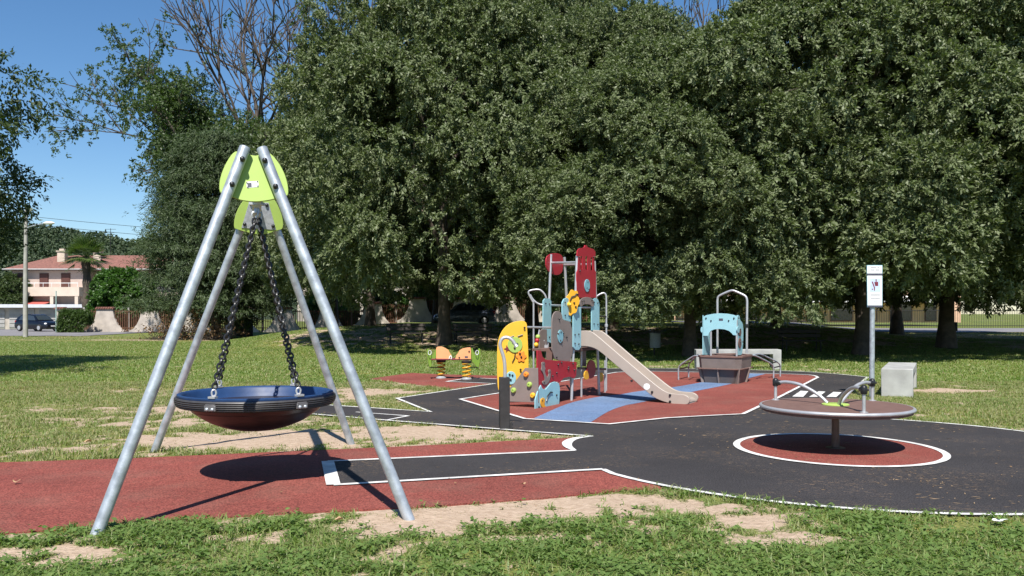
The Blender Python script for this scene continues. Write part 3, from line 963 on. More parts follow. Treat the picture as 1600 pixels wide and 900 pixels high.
def hip_roof(mb, x0, x1, y0, y1, ze, zr, ov=.6, inset=2.4):
    x0 -= ov; x1 += ov; y0 -= ov; y1 += ov; ym = (y0 + y1) / 2
    v = [(x0, y0, ze), (x1, y0, ze), (x1, y1, ze), (x0, y1, ze), (x0 + inset, ym, zr), (x1 - inset, ym, zr)]
    v += [(x, y, z - .16) for x, y, z in v[:4]]
    mb.add(v, [(0, 1, 5, 4), (1, 2, 5), (2, 3, 4, 5), (3, 0, 4), (6, 7, 1, 0), (7, 8, 2, 1), (8, 9, 3, 2), (9, 6, 0, 3), (9, 8, 7, 6)])
hs = thing('pale_house', 'long two storey pinkish house with red tiled roof and balconies behind the palm', 'house', (-45, 92, 0))
link('wall', MB().box((-49.3, 96, 3.05), (7.8, 8, 6.1)), M['stucco'], hs, smooth=False)
link('wall', MB().box((-40.6, 97.2, 3.05), (9.6, 5.6, 6.1)), M['stuccob'], hs, smooth=False)
mb = MB(); hip_roof(mb, -53.2, -35.8, 92, 100, 6.3, 8.0, .6, 3.4); rf = link('roof', mb, M['tile'], hs, smooth=False)
for x, y, z in ((-48.9, 94.0, 7.5), (-45.3, 94.6, 7.7), (-38.2, 95.2, 8.0)):
    link('chimney', MB().box((x, y, z), (.8, .7, 1.5)).box((x, y, z + .8), (1.0, .9, .10)).box((x, y, z + .98), (.5, .4, .2)), M['stuccob'], rf, smooth=False)
link('gutter', MB().tube([(-53.9, 91.35, 6.22), (-35.1, 91.35, 6.22)], .09, 6), M['garage'], rf)
bal = link('balcony', MB().box((-49.3, 91.4, 3.85), (7.6, 1.2, .95)), M['stuccob'], hs, smooth=False)
rail = MB(); rail.tube([(-53.0, 90.85, 4.75), (-45.6, 90.85, 4.75)], .03, 5)
for k in range(9): rail.tube([(-52.9 + k * .9, 90.85, 4.3), (-52.9 + k * .9, 90.85, 4.75)], .02, 4)
link('railing', rail, M['white'], bal)
link('balcony', MB().box((-38.6, 93.7, 3.75), (5.4, 1.4, 1.3)), M['stuccob'], hs, smooth=False)
for x in (-52.2, -49.8, -47.5):
    window_on(hs, x, 91.99, 4.95, .95, 1.75, M['shutter'], M['shutter'])
for x in (-43.4, -39.4, -37.0):
    window_on(hs, x, 94.39, 5.1, 1.0, 1.4, M['shutter'], M['shutter'])
for x in (-50.6, -47.2):
    window_on(hs, x, 91.99, 1.5, 1.5, 1.9, M['stuccob'], M['glass'])
for x in (-42.0, -38.6):
    window_on(hs, x, 94.39, 1.5, 2.2, 1.9, M['stuccob'], M['glass'])
aw = MB(); aw.prism([(-52.0, 91.9, 2.9), (-52.0, 89.8, 2.45), (-52.0, 89.8, 2.35), (-52.0, 91.9, 2.75)], (3.2, 0, 0)); link('awning', aw, M['redawn'], hs, smooth=False)
for x in (-48.4, -45.8):
    link('column', MB().box((x, 91.0, 1.68), (.35, .35, 3.36)), M['stuccob'], hs, smooth=False)
link('downpipe', MB().tube([(-45.6, 91.93, 0), (-45.6, 91.93, 6.1)], .06, 6), M['shutter'], hs)
an = MB(); an.tube([(-44.6, 96, 7.8), (-44.6, 96, 11.0)], .03, 5); an.tube([(-45.2, 96, 10.9), (-44.0, 96, 10.9)], .02, 4); an.tube([(-45.0, 96, 10.5), (-44.2, 96, 10.5)], .02, 4)
link('aerial', an, M['iron'], hs)

# orange-roofed house glimpsed behind the crowns
hs = thing('orange_roofed_house', 'house with an orange roof glimpsed through the foliage behind the fence wall', 'house', (-12, 92, .8))
link('wall', MB().box((-12, 97, 3.2), (22, 9, 5.0)), M['wallc'], hs, smooth=False)
mb = MB(); gable_roof(mb, -23, -1, 92.5, 101.5, 5.4, 7.6); link('roof', mb, mat('orange_tile', (.48, .14, .06), .85, 0, .3, 4, .5, 4), hs, smooth=False)
for x in (-19, -14, -9, -4): window_on(hs, x, 92.48, 3.0, 1.3, 1.6, M['shutter'], M['glass'])
# low building with striped awning, right
hs = thing('shop_building', 'low peach building with glazed front seen under the branches behind the right hand lawn', 'building', (30, 90, .6))
link('wall', MB().box((32, 95, 3.1), (30, 9, 5.0)), M['awning'], hs, smooth=False)
link('roof', MB().box((32, 94.6, 5.75), (31, 10.6, .3)), M['tile'], hs, smooth=False)
link('canopy', MB().prism([(17, 90.4, 3.4), (17, 88.6, 2.9), (17, 88.6, 2.7), (17, 90.4, 3.1)], (28, 0, 0)), M['white'], hs, smooth=False)
for k in range(9):
    window_on(hs, 19.0 + k * 3.1, 90.48, 1.75, 2.3 if k % 2 else 1.2, 2.0, M['shutter'], M['glass'] if k % 3 else M['awning'])

# garages
gb = thing('garage_row', 'long low grey garage row with pale flat roof behind the parked navy car', 'garage', (-46, 84, 0))
link('wall', MB().box((-48.0, 87.5, 1.05), (27, 6, 2.1)), M['wallc'], gb, smooth=False)
link('roof', MB().box((-48.0, 87.2, 2.28), (27.6, 7.0, .32)), M['roofg'], gb, smooth=False)
for k in range(9):
    d = MB(); x = -59.5 + k * 2.9
    d.box((x, 84.46, 1.02), (2.45, .06, 1.9))
    for j in range(5): d.box((x, 84.41, .25 + j * .38), (2.4, .05, .05))
    link('garage_door', d, M['garage'], gb, smooth=False)

# ------------------------------------------------------------------ rendered wall with scalloped pillars and picket fence
WY = 72.0
wl = thing('fence_wall', 'weathered rendered wall with scooped pillars, tile caps and brown picket panels across the back lawn', 'wall', (-20, WY, 0))
step = 3.72
xw = -37.6
k = 0
while xw < 6:
    g0 = tz(xw, WY)
    H = 1.9
    hw = .65
    if k == 0:
        out = [(-.35, 0), (-.35, H), (.35, H), (.35, 0)]
    else:
        out = [(-hw - 1.05, -.1), (-hw - 1.05, .12), (-hw - .75, .26), (-hw - .42, .62), (-hw - .16, 1.15), (-hw, H), (hw, H), (hw + .16, 1.15), (hw + .42, .62), (hw + .75, .26), (hw + 1.05, .12), (hw + 1.05, -.1)]
    link('pillar', MB().prism([(xw + a, WY - .14, g0 + b) for a, b in out], (0, .28, 0)), M['wallc'], wl, smooth=False)
    c = MB(); c.box((xw, WY, g0 + H + .06), (2 * (hw if k else .35) + .2, .5, .1))
    for j in range(7 if k else 4):
        a = xw + (j - (3 if k else 1.5)) * .2
        c.tube([(a, WY - .3, g0 + H + .13), (a, WY + .3, g0 + H + .13)], .075, 7)
    link('tile_cap', c, M['tile'], wl)
    pk = MB()
    x = xw + (.8 if k else .45)
    while x < xw + step - .8:
        pk.box((x, WY + .06, g0 + .95), (.055, .05, 1.85)); x += .15
    pk.box((xw + step / 2, WY + .1, g0 + 1.72), (step - 1.4, .05, .07)); pk.box((xw + step / 2, WY + .1, g0 + .35), (step - 1.4, .05, .07))
    link('picket_panel', pk, M['picket'], wl, smooth=False)
    link('fence_post', MB().box((xw + step / 2, WY + .16, g0 + 1.0), (.14, .08, 2.15)), M['polec'], wl, smooth=False)
    xw += step; k += 1
# bar fence, right
fx = thing('bar_fence', 'dark iron bar fence behind the trees on the right, in front of the peach building', 'fence', (25, 80, .6))
fb = MB()
for k in range(290):
    x = 7 + k * .16; fb.box((x, 80, tz(x, 80) + .85), (.025, .025, 1.7))
link('bars', fb, M['iron'], fx, smooth=False)
fr = MB(); 
for z in (.2, 1.6): fr.tube([(x, 80, tz(x, 80) + z) for x in np.linspace(7, 53.4, 30)], .03, 4)
link('rail', fr, M['iron'], fx)

# ------------------------------------------------------------------ street lamp, signal post, wires
sl = thing('street_lamp', 'tall grey concrete street lamp pole with one curved arm on the left', 'street lamp', (-32.1, 57, 0))
link('pole', MB().tube([(-32.1, 57, -.1), (-32.1, 57, 4), (-32.05, 57, 8.6)], [.155, .135, .095], 12), M['polec'], sl)
ar = link('arm', MB().tube(spline([(-32.06, 57, 7.2), (-31.6, 57, 7.35), (-30.9, 57, 7.5)], 5), .035, 7), M['galv'], sl)
link('lamp_head', MB().ball((-30.55, 57, 7.53), .34, 12, 8, (1.15, .5, .32)), M['white'], sl)
gp = link('street_post', MB().tube([(-37.2, 70.5, 0), (-37.2, 70.5, 3.4)], .045, 8), mat('pale_green_paint', (.30, .42, .38), .5, 0, .1, 5), base=(-37.2, 70.5, 0))
tag(gp, 'thin pale green post at the end of the rendered wall by the parked car', 'post')
for k, (za, zb_, lab) in enumerate([(8.0, 7.6, 'upper thin overhead wire running right from the lamp pole to the cedar'), (7.5, 6.9, 'lower thin overhead wire running right from the lamp pole to the cedar')]):
    pts = [(-32.05 + t * 26, 57 + t * 12, za + (zb_ - za) * t - .9 * 4 * t * (1 - t) * .5) for t in np.linspace(0, 1, 24)]
    tag(link('overhead_wire', MB().tube(pts, .014, 5), M['iron'], base=(-32.05, 57, za)), lab, 'wire')

# ------------------------------------------------------------------ cars
def car(label, loc, yaw, m, s=1.0):
    t = thing('parked_car', label, 'car', loc)
    t.rotation_euler = (0, 0, yaw); t.scale = (s, s, s)
    BASE[t.name] = (0, 0, 0)
    wd = .84
    def loft(secs):
        mb = MB(); n = len(secs[0])
        for sct in secs: mb.v += sct
        for i in range(len(secs) - 1):
            for k in range(n):
                l = (k + 1) % n
                mb.f.append((i * n + k, i * n + l, (i + 1) * n + l, (i + 1) * n + k))
        mb.f.append(tuple(range(n))[::-1]); mb.f.append(tuple((len(secs) - 1) * n + k for k in range(n)))
        return mb
    prof = [(-1.95, .32, .55, .70), (-1.88, .25, .86, .78), (-1.5, .22, .93, .83), (-.6, .20, .93, wd), (.5, .20, .93, wd), (1.0, .20, .90, .83), (1.55, .22, .80, .79), (1.88, .27, .66, .70), (1.98, .36, .55, .6)]
    secs = []
    for (x, za, zb_, ww) in prof:
        h = zb_ - za
        secs.append([(x, -ww * .93, za), (x, -ww, za + h * .35), (x, -ww * .98, za + h * .75), (x, -ww * .86, zb_), (x, ww * .86, zb_), (x, ww * .98, za + h * .75), (x, ww, za + h * .35), (x, ww * .93, za)])
    body = link('body', loft(secs), m, t, ang=30)
    rp = [(-1.82, .90, .74), (-1.55, 1.22, .66), (-1.1, 1.42, .60), (-.1, 1.46, .60), (.35, 1.38, .60), (1.02, .90, .74)]
    secs = [[(x, -ww - .04 * (z > 1), z - .04), (x, -ww, z), (x, ww, z), (x, ww + .04 * (z > 1), z - .04)] for x, z, ww in rp]
    mb = MB()
    # cabin shell: side walls narrowing to the roof
    lo_ = [(x, -.78, .90) for x, z, ww in rp]; hi = [(x, -ww, z) for x, z, ww in rp]
    hi2 = [(x, ww, z) for x, z, ww in rp]; lo2 = [(x, .78, .90) for x, z, ww in rp]
    n = len(rp)
    mb.v = lo_ + hi + hi2 + lo2
    for a in range(3):
        for i in range(n - 1): mb.f.append((a * n + i, a * n + i + 1, (a + 1) * n + i + 1, (a + 1) * n + i))
    link('roof', mb, m, t, ang=30)
    for sy in (-1, 1):
        def sp(x, f):  # point on the cabin side at lower..upper fraction f
            for i in range(n - 1):
                if rp[i][0] <= x <= rp[i + 1][0]:
                    u_ = (x - rp[i][0]) / (rp[i + 1][0] - rp[i][0])
                    zt = rp[i][1] + u_ * (rp[i + 1][1] - rp[i][1]); wt = rp[i][2] + u_ * (rp[i + 1][2] - rp[i][2])
                    return (x, sy * (.78 + (wt - .78) * f + .012), .90 + (zt - .90) * f)
        for xa, xb, xc, xd in ((-1.35, -.42, -.42, -1.2), (-.34, .78, .36, -.34)):
            mb = MB(); mb.add([sp(xa, .1), sp(xb, .1), sp(xc, .86), sp(xd, .86)], [(0, 1, 2, 3)])
            link('side_window', mb, M['glass'], t, smooth=False)
        link('headlight', MB().ball((1.72, sy * .58, .62), .16, 10, 6, (1.1, .8, .7)), M['lampglass'], t)
        link('tail_light', MB().ball((-1.88, sy * .66, .80), .13, 10, 6, (.6, .6, 1.2)), M['tail'], t)
        for wx in (-1.22, 1.22):
            wheel = link('wheel', MB().lathe([(.17, -.09), (.27, -.1), (.30, -.05), (.30, .05), (.27, .1), (.17, .09)], (wx, sy * .76, .30), 18, (0, 1, 0)), M['tyre'], t)
            link('rim', MB().lathe([(.03, -.11), (.18, -.105), (.18, .105), (.03, .11)], (wx, sy * .76, .30), 14, (0, 1, 0)), M['steel'], wheel)
    for (xa, za, wa, xb, zb_, wb, nm) in ((.94, .97, .68, .42, 1.34, .56, 'windscreen'), (-1.80, .97, .68, -1.56, 1.20, .58, 'rear_window')):
        e = .02 if xa > 0 else -.02
        link(nm, MB().add([(xa + e, -wa, za), (xa + e, wa, za), (xb + e, wb, zb_ + .012), (xb + e, -wb, zb_ + .012)], [(0, 1, 2, 3)]), M['glass'], t, smooth=False)
    link('number_plate', MB().box((1.985, 0, .45), (.02, .5, .11)), M['white'], t, smooth=False)
    return t
car('small navy hatchback parked in front of the garages on the left', (-40.9, 74.5, .04), -.42, M['carpaint'])
car('dark blue grey hatchback half hidden behind the grassy rise beyond the benches', (-3.4, 61.5, .75), math.pi + .12, M['carblue'], 1.1)

# ------------------------------------------------------------------ parts made of boards
class Pl:
    """a real vertical (or tilted) plane given by a point and normal that faces the camera"""
    def __init__(s, p0, n):
        s.p0 = np.asarray(p0, float); s.n = np.asarray(n, float) / np.linalg.norm(n)
    def at(s, x, y, off=0):
        return on_plane(x, y, s.p0 + s.n * off, s.n)
    def poly(s, pts, off=0):
        return [s.at(x, y, off) for x, y in pts]

def board(name, pts, pl, m, parent, th=.018, off=0., bevel=.004, label=None):
    o = link(name, MB().prism(pl.poly(pts, off), -pl.n * th), m, parent, bevel=bevel, ang=30)
    if label: o['label'] = label
    return o

def bolts(pts, pl, parent, r=.016, off=0., m=None):
    for x, y in pts:
        c = pl.at(x, y, off)
        link('bolt', MB().lathe([(r, -.004), (r, r * .5), (r * .75, r * 1.0), (r * .3, r * 1.2)], c, 10, pl.n), m or M['black'], parent)

# ------------------------------------------------------------------ basket swing
C0 = np.array([-2.475, 8.38, 0.])
Uax = np.array([-.282, .959, 0.]); Vax = np.array([.959, .282, 0.])
sw = thing('basket_swing', 'round navy basket swing hung by black chains from a four legged galvanised frame', 'swing', C0)
def flip(p):
    return np.array([2 * C0[0] - p[0], 2 * C0[1] - p[1], p[2]])
FL, FR = G(150, 838), G(638, 809)
A = np.array([-2.083, 6.97, 2.93])
TL, TR = A - Vax * .068, A + Vax * .062
for a, b in ((FL, TL), (FR, TR), (flip(FL), flip(TL)), (flip(FR), flip(TR))):
    d = (b - a) / np.linalg.norm(b - a)
    # closed cap, slightly domed
    link('leg', MB().tube([a - d * .12, a + d * .5, a * .5 + b * .5, b, b + d * .006], [.0445, .0445, .0445, .0445, .037], 18), M['galv'], sw)
nf = np.cross(FR - FL, A - (FL + FR) / 2); nf /= np.linalg.norm(nf)
if nf[1] > 0: nf = -nf
PF = Pl(A - nf * .055, nf)
def z6(pts): return [(320 + x / 5.627, 220 + y / 5.627) for x, y in pts]
outl = z6(chaikin([(285, 92), (340, 100), (415, 128), (460, 130), (520, 105), (565, 100), (620, 150), (690, 255), (730, 375), (737, 470), (715, 488), (640, 505), (540, 528), (430, 537), (330, 525), (290, 512), (180, 470), (140, 462), (124, 420), (132, 330), (170, 225), (225, 130), (265, 92)], 2))
fp = PF.poly(outl)
for i, pp in enumerate((fp, [flip(p) for p in fp])):
    nn = nf if i == 0 else np.array([-nf[0], -nf[1], nf[2]])
    pn = link('panel', MB().prism(pp, -nn * .02), M['lime'], sw, bevel=.004)
    # grey carrier plate on the inner face
    c2 = A - nf * .079 - np.array([0, 0, .0])
    lo_ = [PF.at(*q, off=-.0215) for q in z6([(215, 478), (645, 478), (548, 165), (312, 165)])]
    if i: lo_ = [flip(p) for p in lo_]
    link('carrier_plate', MB().prism(lo_, -nn * .008), M['plate'], sw, bevel=.002)
    if i == 0:
        for q in z6([(330, 160), (240, 382), (528, 172), (622, 400)]):
            c = PF.at(*q, off=.105)
            link('bolt', MB().lathe([(.021, -.02), (.021, .008), (.015, .018), (.006, .022)], c, 12, nf), M['black'], pn)
        pq = z6([(364, 360), (470, 352), (474, 405), (370, 414)])
        pt = link('maker_plate', MB().prism(PF.poly(pq, .0025), -nf * .002), M['white'], pn, smooth=False)
        link('print', MB().prism(PF.poly(z6([(372, 372), (410, 368), (413, 404), (377, 408)]), .0045), -nf * .0015), M['print'], pt, smooth=False)
        for q in z6([(370, 368), (462, 358), (466, 396), (377, 406)]):
            link('screw', MB().lathe([(.005, -.001), (.005, .004), (.002, .005)], PF.at(*q, off=.004), 8, nf), M['black'], pt)
    else:
        for q in z6([(255, 435), (605, 435), (335, 195), (525, 195)]):
            c = flip(PF.at(*q, off=-.03)); 
            link('bolt', MB().lathe([(.02, -.002), (.02, .012), (.014, .022), (.006, .026)], c, 12, -nn), M['black'], pn)
ZB = 2.67
ba, bb = A - np.array([0, 0, 0]) , flip(A)
p0_ = C0 + (np.array([A[0], A[1], 0]) - C0) * .955; p1_ = flip(p0_)
mid_ = (p0_ + p1_) / 2
link('beam', MB().box((mid_[0], mid_[1], ZB + .06), (np.linalg.norm(p1_ - p0_), .09, .12), math.atan2(Uax[1], Uax[0])), M['galv'], sw, bevel=.006)
hub = np.array([C0[0], C0[1], 0])
sv = MB(); sv.box((hub[0], hub[1], ZB - .01), (.12, .12, .03)); sv.lathe([(.028, 0), (.032, -.03), (.022, -.05), (.03, -.07), (.03, -.10), (.012, -.12)][::-1], (hub[0], hub[1], ZB), 14)
for k in range(4):
    an_ = k * 1.57 + .5
    pts = [(hub[0] + math.cos(an_) * (.025 + .022 * math.cos(t)), hub[1] + math.sin(an_) * (.025 + .022 * math.cos(t)), ZB - .125 + .035 * math.sin(t)) for t in np.linspace(0, 6.283, 13)[:-1]]
    sv.tube(pts, .008, 6, True)
link('swivel', sv, M['steel'], sw)
ZR = .835
att = []
for su in (-1, 1):
    for s_ in (-1, 1):
        att.append(C0 + Uax * su * .60 + Vax * s_ * .375 + np.array([0, 0, ZR + .02]))
def chain(a, b, m, parent):
    mb = MB(); a = np.asarray(a); b = np.asarray(b); L = np.linalg.norm(b - a); d = (b - a) / L
    n = int(round(L / .047)); x = unit(np.cross(d, [0.3, 1, 0.1])); y = np.cross(d, x)
    for k in range(n):
        c = a + d * (k + .5) * L / n
        s_ = x * .72 + y * .7 if k % 2 else x * .7 - y * .72
        pts = [c + d * (.0245 * math.sin(t)) * 1.25 + s_ * .0205 * math.cos(t) for t in np.linspace(0, 6.2832, 11)[:-1]]
        mb.tube(pts, .0094, 6, True)
    return link('chain', mb, m, parent)
for q in att:
    dd = q - hub; dd[2] = 0; dd /= np.linalg.norm(dd)
    top = np.array([hub[0], hub[1], ZB - .16]) + dd * .03
    ch = chain(top, q + np.array([0, 0, .07]) - dd * .02, M['blackrub'], sw)
    lug = MB()
    lug.tube([q + np.array([0, 0, .03]) - dd * .015 + Vax * .019 * math.cos(t) + np.array([0, 0, .03 * math.sin(t)]) for t in np.linspace(0, 6.283, 13)[:-1]], .009, 6, True)
    lug.box((q[0], q[1], q[2] - .008), (.07, .05, .018), math.atan2(dd[1], dd[0]) + 1.57)
    link('shackle', lug, M['steel'], sw)
prof = [(.0, .53), (.15, .532), (.33, .56), (.50, .615), (.61, .69), (.66, .775), (.675, .815), (.69, .833), (.71, .838), (.727, .832), (.729, .81), (.715, .80), (.675, .79), (.64, .72), (.58, .66)]
bs = link('basket', MB().lathe(prof, (C0[0], C0[1], 0), 72), M['blue'], sw, ang=60)
prof = [(.715, .808), (.738, .812)]
for k in range(5):
    z = .802 - k * .017
    ra = .742 + .014 * math.sin(math.pi * (k + .8) / 5.2) - .003 * k; prof += [(ra, z), (ra + .002, z - .005), (ra, z - .010), (ra - .018, z - .0125), (ra - .018, z - .0155)]
prof += [(.718, .715), (.675, .712), (.675, .79)]
link('bumper_ring', MB().lathe(prof, (C0[0], C0[1], 0), 80, close=True), M['bumper'], bs, ang=25)
prof = [(.68, .735), (.64, .72), (.635, .705), (.60, .672), (.595, .662), (.53, .617), (.52, .608), (.44, .56), (.425, .552), (.33, .513), (.31, .507), (.2, .478), (.1, .468), (.0, .465)]
link('shell', MB().lathe(prof, (C0[0], C0[1], 0), 72), M['bowl'], bs, ang=20)
for q in att:
    dd = q - C0; dd[2] = 0; dd /= np.linalg.norm(dd)
    c = C0 + dd * .746 + np.array([0, 0, .752])
    ang_ = math.atan2(dd[1], dd[0]) + math.pi / 2
    cl = link('clamp', MB().box(c, (.115, .02, .05), ang_).box(c - dd * .02 + np.array([0, 0, .03]), (.10, .06, .012), ang_), M['clampm'], bs, bevel=.004)
    tv = np.array([-dd[1], dd[0], 0])
    for s_ in (-.028, .028):
        link('bolt', MB().lathe([(.016, -.004), (.016, .008), (.011, .014), (.004, .017)], c + dd * .01 + tv * s_ + np.array([0, 0, -.008]), 12, dd), M['galv'], cl)

# ------------------------------------------------------------------ merry-go-round
mc = np.array([3.80, 10.15, 0.])
mg = thing('merry_go_round', 'brown disc merry go round with three curved steel handles over the red circle', 'merry-go-round', mc)
link('post', MB().lathe([(.11, .0), (.11, .022), (.045, .028), (.042, .40), (.10, .43), (.10, .45)], mc, 20), M['deckpost'], mg)
dk = link('disc', MB().lathe([(.0, .445), (.82, .445), (.835, .452), (.835, .51), (.825, .52), (.0, .521)], mc, 96), M['brown'], mg, ang=30)
link('rim', MB().lathe([(.832, .484), (.845, .476), (.860, .482), (.866, .497), (.860, .511), (.845, .519), (.832, .517)], mc, 96, close=True), M['steel'], mg, ang=50)
link('hub_cap', MB().lathe([(.155, .519), (.155, .530), (.145, .536), (.0, .537)], mc, 32), M['lime'], mg)
link('undercarriage', MB().lathe([(.0, .40), (.5, .425), (.56, .44), (.56, .446), (.0, .446)], mc, 40), M['black'], mg)
for (dx, dy, hz) in ((-.53, .57, .20), (.637, .49, .20), (.016, -.78, .225)):
    b = mc + np.array([dx, dy, .52])
    link('handle_post', MB().tube([b, b + np.array([0, 0, hz + .05])], .019, 12).lathe([(.045, 0), (.045, .006), (.02, .012)], b, 16), M['steel'], mg)
    j = b + np.array([0, 0, hz + .02])
    i_ = -np.array([dx, dy, 0]) / math.hypot(dx, dy)
    jm = MB().lathe([(.03, -.045), (.036, -.035), (.036, .03), (.03, .04), (.012, .055)], j, 14).lathe([(.034, .0), (.034, .06), (.026, .07)], j, 14, i_).lathe([(.014, .03), (.014, .05)], j, 8, (1, 0, 0))
    link('joint', jm, M['black'], mg)
    e = mc + np.array([0, 0, .535]) - i_ * .10
    pth = spline([j + i_ * .04, j + i_ * .16 + np.array([0, 0, .012]), j + i_ * .32 + np.array([0, 0, -.008]), j + i_ * .47 + np.array([0, 0, -.065]), j + i_ * .60 + np.array([0, 0, -.14]), e], 5)
    link('handle', MB().tube(pth, .0205, 12), M['steel'], mg)

# ------------------------------------------------------------------ play tower with slide
D2 = np.array([.5, .8660, 0.]); N2 = np.array([.8660, -.5, 0.])
T0 = np.array([.395, 14.4, 0.])
PS = Pl(T0, N2)                                  # slide side
PLf = Pl(T0 - N2 * .75, N2)                      # far side
PY = Pl((.03, 15.15, 0), (.22, -.97, 0))        # yellow board turned towards the path
PFL = Pl(W(893, 472, 15.55), (.35, -.93, 0))     # amber flower
PE = Pl(T0, -D2)                                 # climbing end
PE2 = Pl(T0 + D2 * .95, -D2)
tw = thing('play_tower', 'small play tower of red, yellow, pale blue and taupe boards with a beige slide', 'play tower', T0 + D2 * 1.2 - N2 * .4)
def z2(pts): return [(760 + x / 2.903, 370 + y / 2.903) for x, y in pts]
# yellow side board
yb = board('side_board', z2(chaikin([(50, 690), (48, 520), (55, 455), (85, 405), (130, 382), (183, 380), (186, 430), (192, 560), (190, 690), (120, 700), (62, 700)], 2)), PY, M['yellow'], tw, .02, label='yellow side board with bug shapes')
for nm, pts, mm, off in (('leaf_dish', ell(130, 490, 34, 36), 'lime', .02), ('flower', [(158 + (21 + 4 * math.cos(6 * a)) * math.cos(a), 543 + (24 + 4 * math.cos(6 * a)) * math.sin(a)) for a in np.linspace(0, 6.283, 37)[:-1]], 'orangegrip', .02),
                         ('star', [(95 + (16 if k % 2 else 6) * math.cos(k * .628), 508 + (18 if k % 2 else 7) * math.sin(k * .628)) for k in range(10)], 'printred', .012), ('round_badge', ell(112, 640, 23, 30), 'sky', .02)):
    o = board(nm, z2(pts), PY, M[mm], yb, .016, off, .003)
bolts(z2([(120, 478), (140, 486), (128, 504), (152, 530), (158, 545), (105, 625), (118, 628), (110, 648), (173, 412), (155, 602)]), PY, yb, .018, .022)
for pp in ([(110, 455), (125, 450)], [(142, 452), (165, 444)], [(131, 528), (128, 550), (118, 570)]):
    link('feeler', MB().tube([PY.at(*z2([q])[0], off=.012) for q in pp], .010, 6), M['black'], yb)
# climbing end
ce = board('climbing_board', z2([(105, 748), (100, 690), (128, 660), (175, 595), (232, 595), (236, 752)]), Pl(T0 - D2 * .0, -D2), M['taupe'], tw, .025, .0)
for (x, y), mm in zip([(182, 624), (197, 670), (125, 696), (212, 719)], ('orangegrip', 'lime', 'lime', 'yellow')):
    c = PE.at(*z2([(x, y)])[0])
    g_ = link('climbing_grip', MB().lathe([(.045, -.002), (.048, .02), (.036, .045), (.016, .05), (.012, .035)], c, 14, -D2), M[mm], ce)
# low red board and blue wave
rb = board('low_board', z2([(231, 690), (231, 515), (248, 516), (256, 545), (272, 558), (410, 568), (408, 630), (398, 642), (378, 635), (352, 640), (335, 660), (300, 656), (270, 680), (258, 692)]), PS, M['red'], tw, .02, .022, label='low red side board with an anchor')
wv = board('wave_board', z2([(222, 782), (222, 740), (232, 705), (248, 672), (256, 690), (270, 692), (292, 664), (312, 657), (330, 665), (334, 690), (330, 768)]), PS, M['sky'], tw, .02, .046, label='pale blue wave board')
anc = z2(chaikin([(250, 570), (262, 566), (268, 575), (264, 588), (270, 598), (264, 606), (274, 640), (284, 628), (280, 605), (290, 600), (294, 612), (290, 645), (278, 668), (262, 672), (252, 662), (258, 652), (268, 652), (256, 612), (248, 606), (252, 590)], 1))
board('anchor', anc, PS, M['taupe'], rb, .012, .036, .002)
bolts(z2([(258, 576), (285, 612), (260, 660), (325, 580), (318, 618), (300, 632), (372, 592), (370, 600), (392, 575), (398, 605), (340, 570)]), PS, rb, .018, .024)
sh = z2(chaikin([(248, 735), (262, 728), (268, 745), (262, 760), (272, 772), (262, 778), (250, 770), (246, 752)], 1))
board('seahorse', sh, PS, M['gold'], wv, .012, .060, .002)
link('feeler', MB().tube([PS.at(*z2([q])[0], off=.056) for q in ((272, 745), (278, 722), (292, 704), (300, 706))], .011, 6), M['black'], wv)
bolts(z2([(318, 718), (238, 772), (252, 742)]), PS, wv, .016, .05)
# tall taupe board
tb = board('tall_board', z2(chaikin([(299, 550), (298, 400), (300, 360), (312, 338), (330, 336), (343, 348), (346, 378), (392, 388), (392, 565), (346, 566)], 1)), PS, M['taupe'], tw, .02, .0)
board('oval_badge', z2(ell(337, 452, 12, 30)), PS, M['teal'], tb, .012, .014, .002)
bolts(z2([(330, 372), (325, 440), (348, 436), (334, 470), (340, 478), (364, 455), (318, 545), (336, 432)]), PS, tb, .018, .004)
# pale blue upright boards
for pts, pl, off in (([(345, 376), (344, 300), (352, 282), (366, 276), (378, 285), (384, 305), (384, 386)], PS, -.024),
                     ([(394, 380), (394, 320), (430, 318), (430, 500), (420, 514), (405, 514), (394, 500)], PS, .024),
                     ([(478, 425), (478, 300), (484, 284), (496, 276), (508, 286), (513, 305), (513, 425)], PS, .0),
                     ([(258, 470), (258, 290), (266, 280), (288, 280), (295, 292), (294, 482)], PLf, .0)):
    ub = board('upright_board', z2(pts), pl, M['sky'], tw, .02, off)
    cx_ = sum(p[0] for p in pts) / len(pts)
    ymx = max(p[1] for p in pts); ymn = min(p[1] for p in pts)
    bolts(z2([(cx_ - 8, ymx - 70 if pl is PS and off > 0 else ymn + 22), (cx_ + 9, ymx - 72 if pl is PS and off > 0 else ymn + 24), (cx_ - 8, ymx - 30), (cx_ + 9, ymx - 28)]), pl, ub, .015, off + .002)
board('side_board', z2([(240, 520), (242, 430), (255, 418), (275, 420), (276, 520)]), PLf, M['taupe'], tw, .02, .03, label='grey taupe side board behind the bead string')
board('step_board', z2([(270, 560), (272, 505), (300, 505), (300, 560)]), PE2, M['brown'], tw, .02, .0)
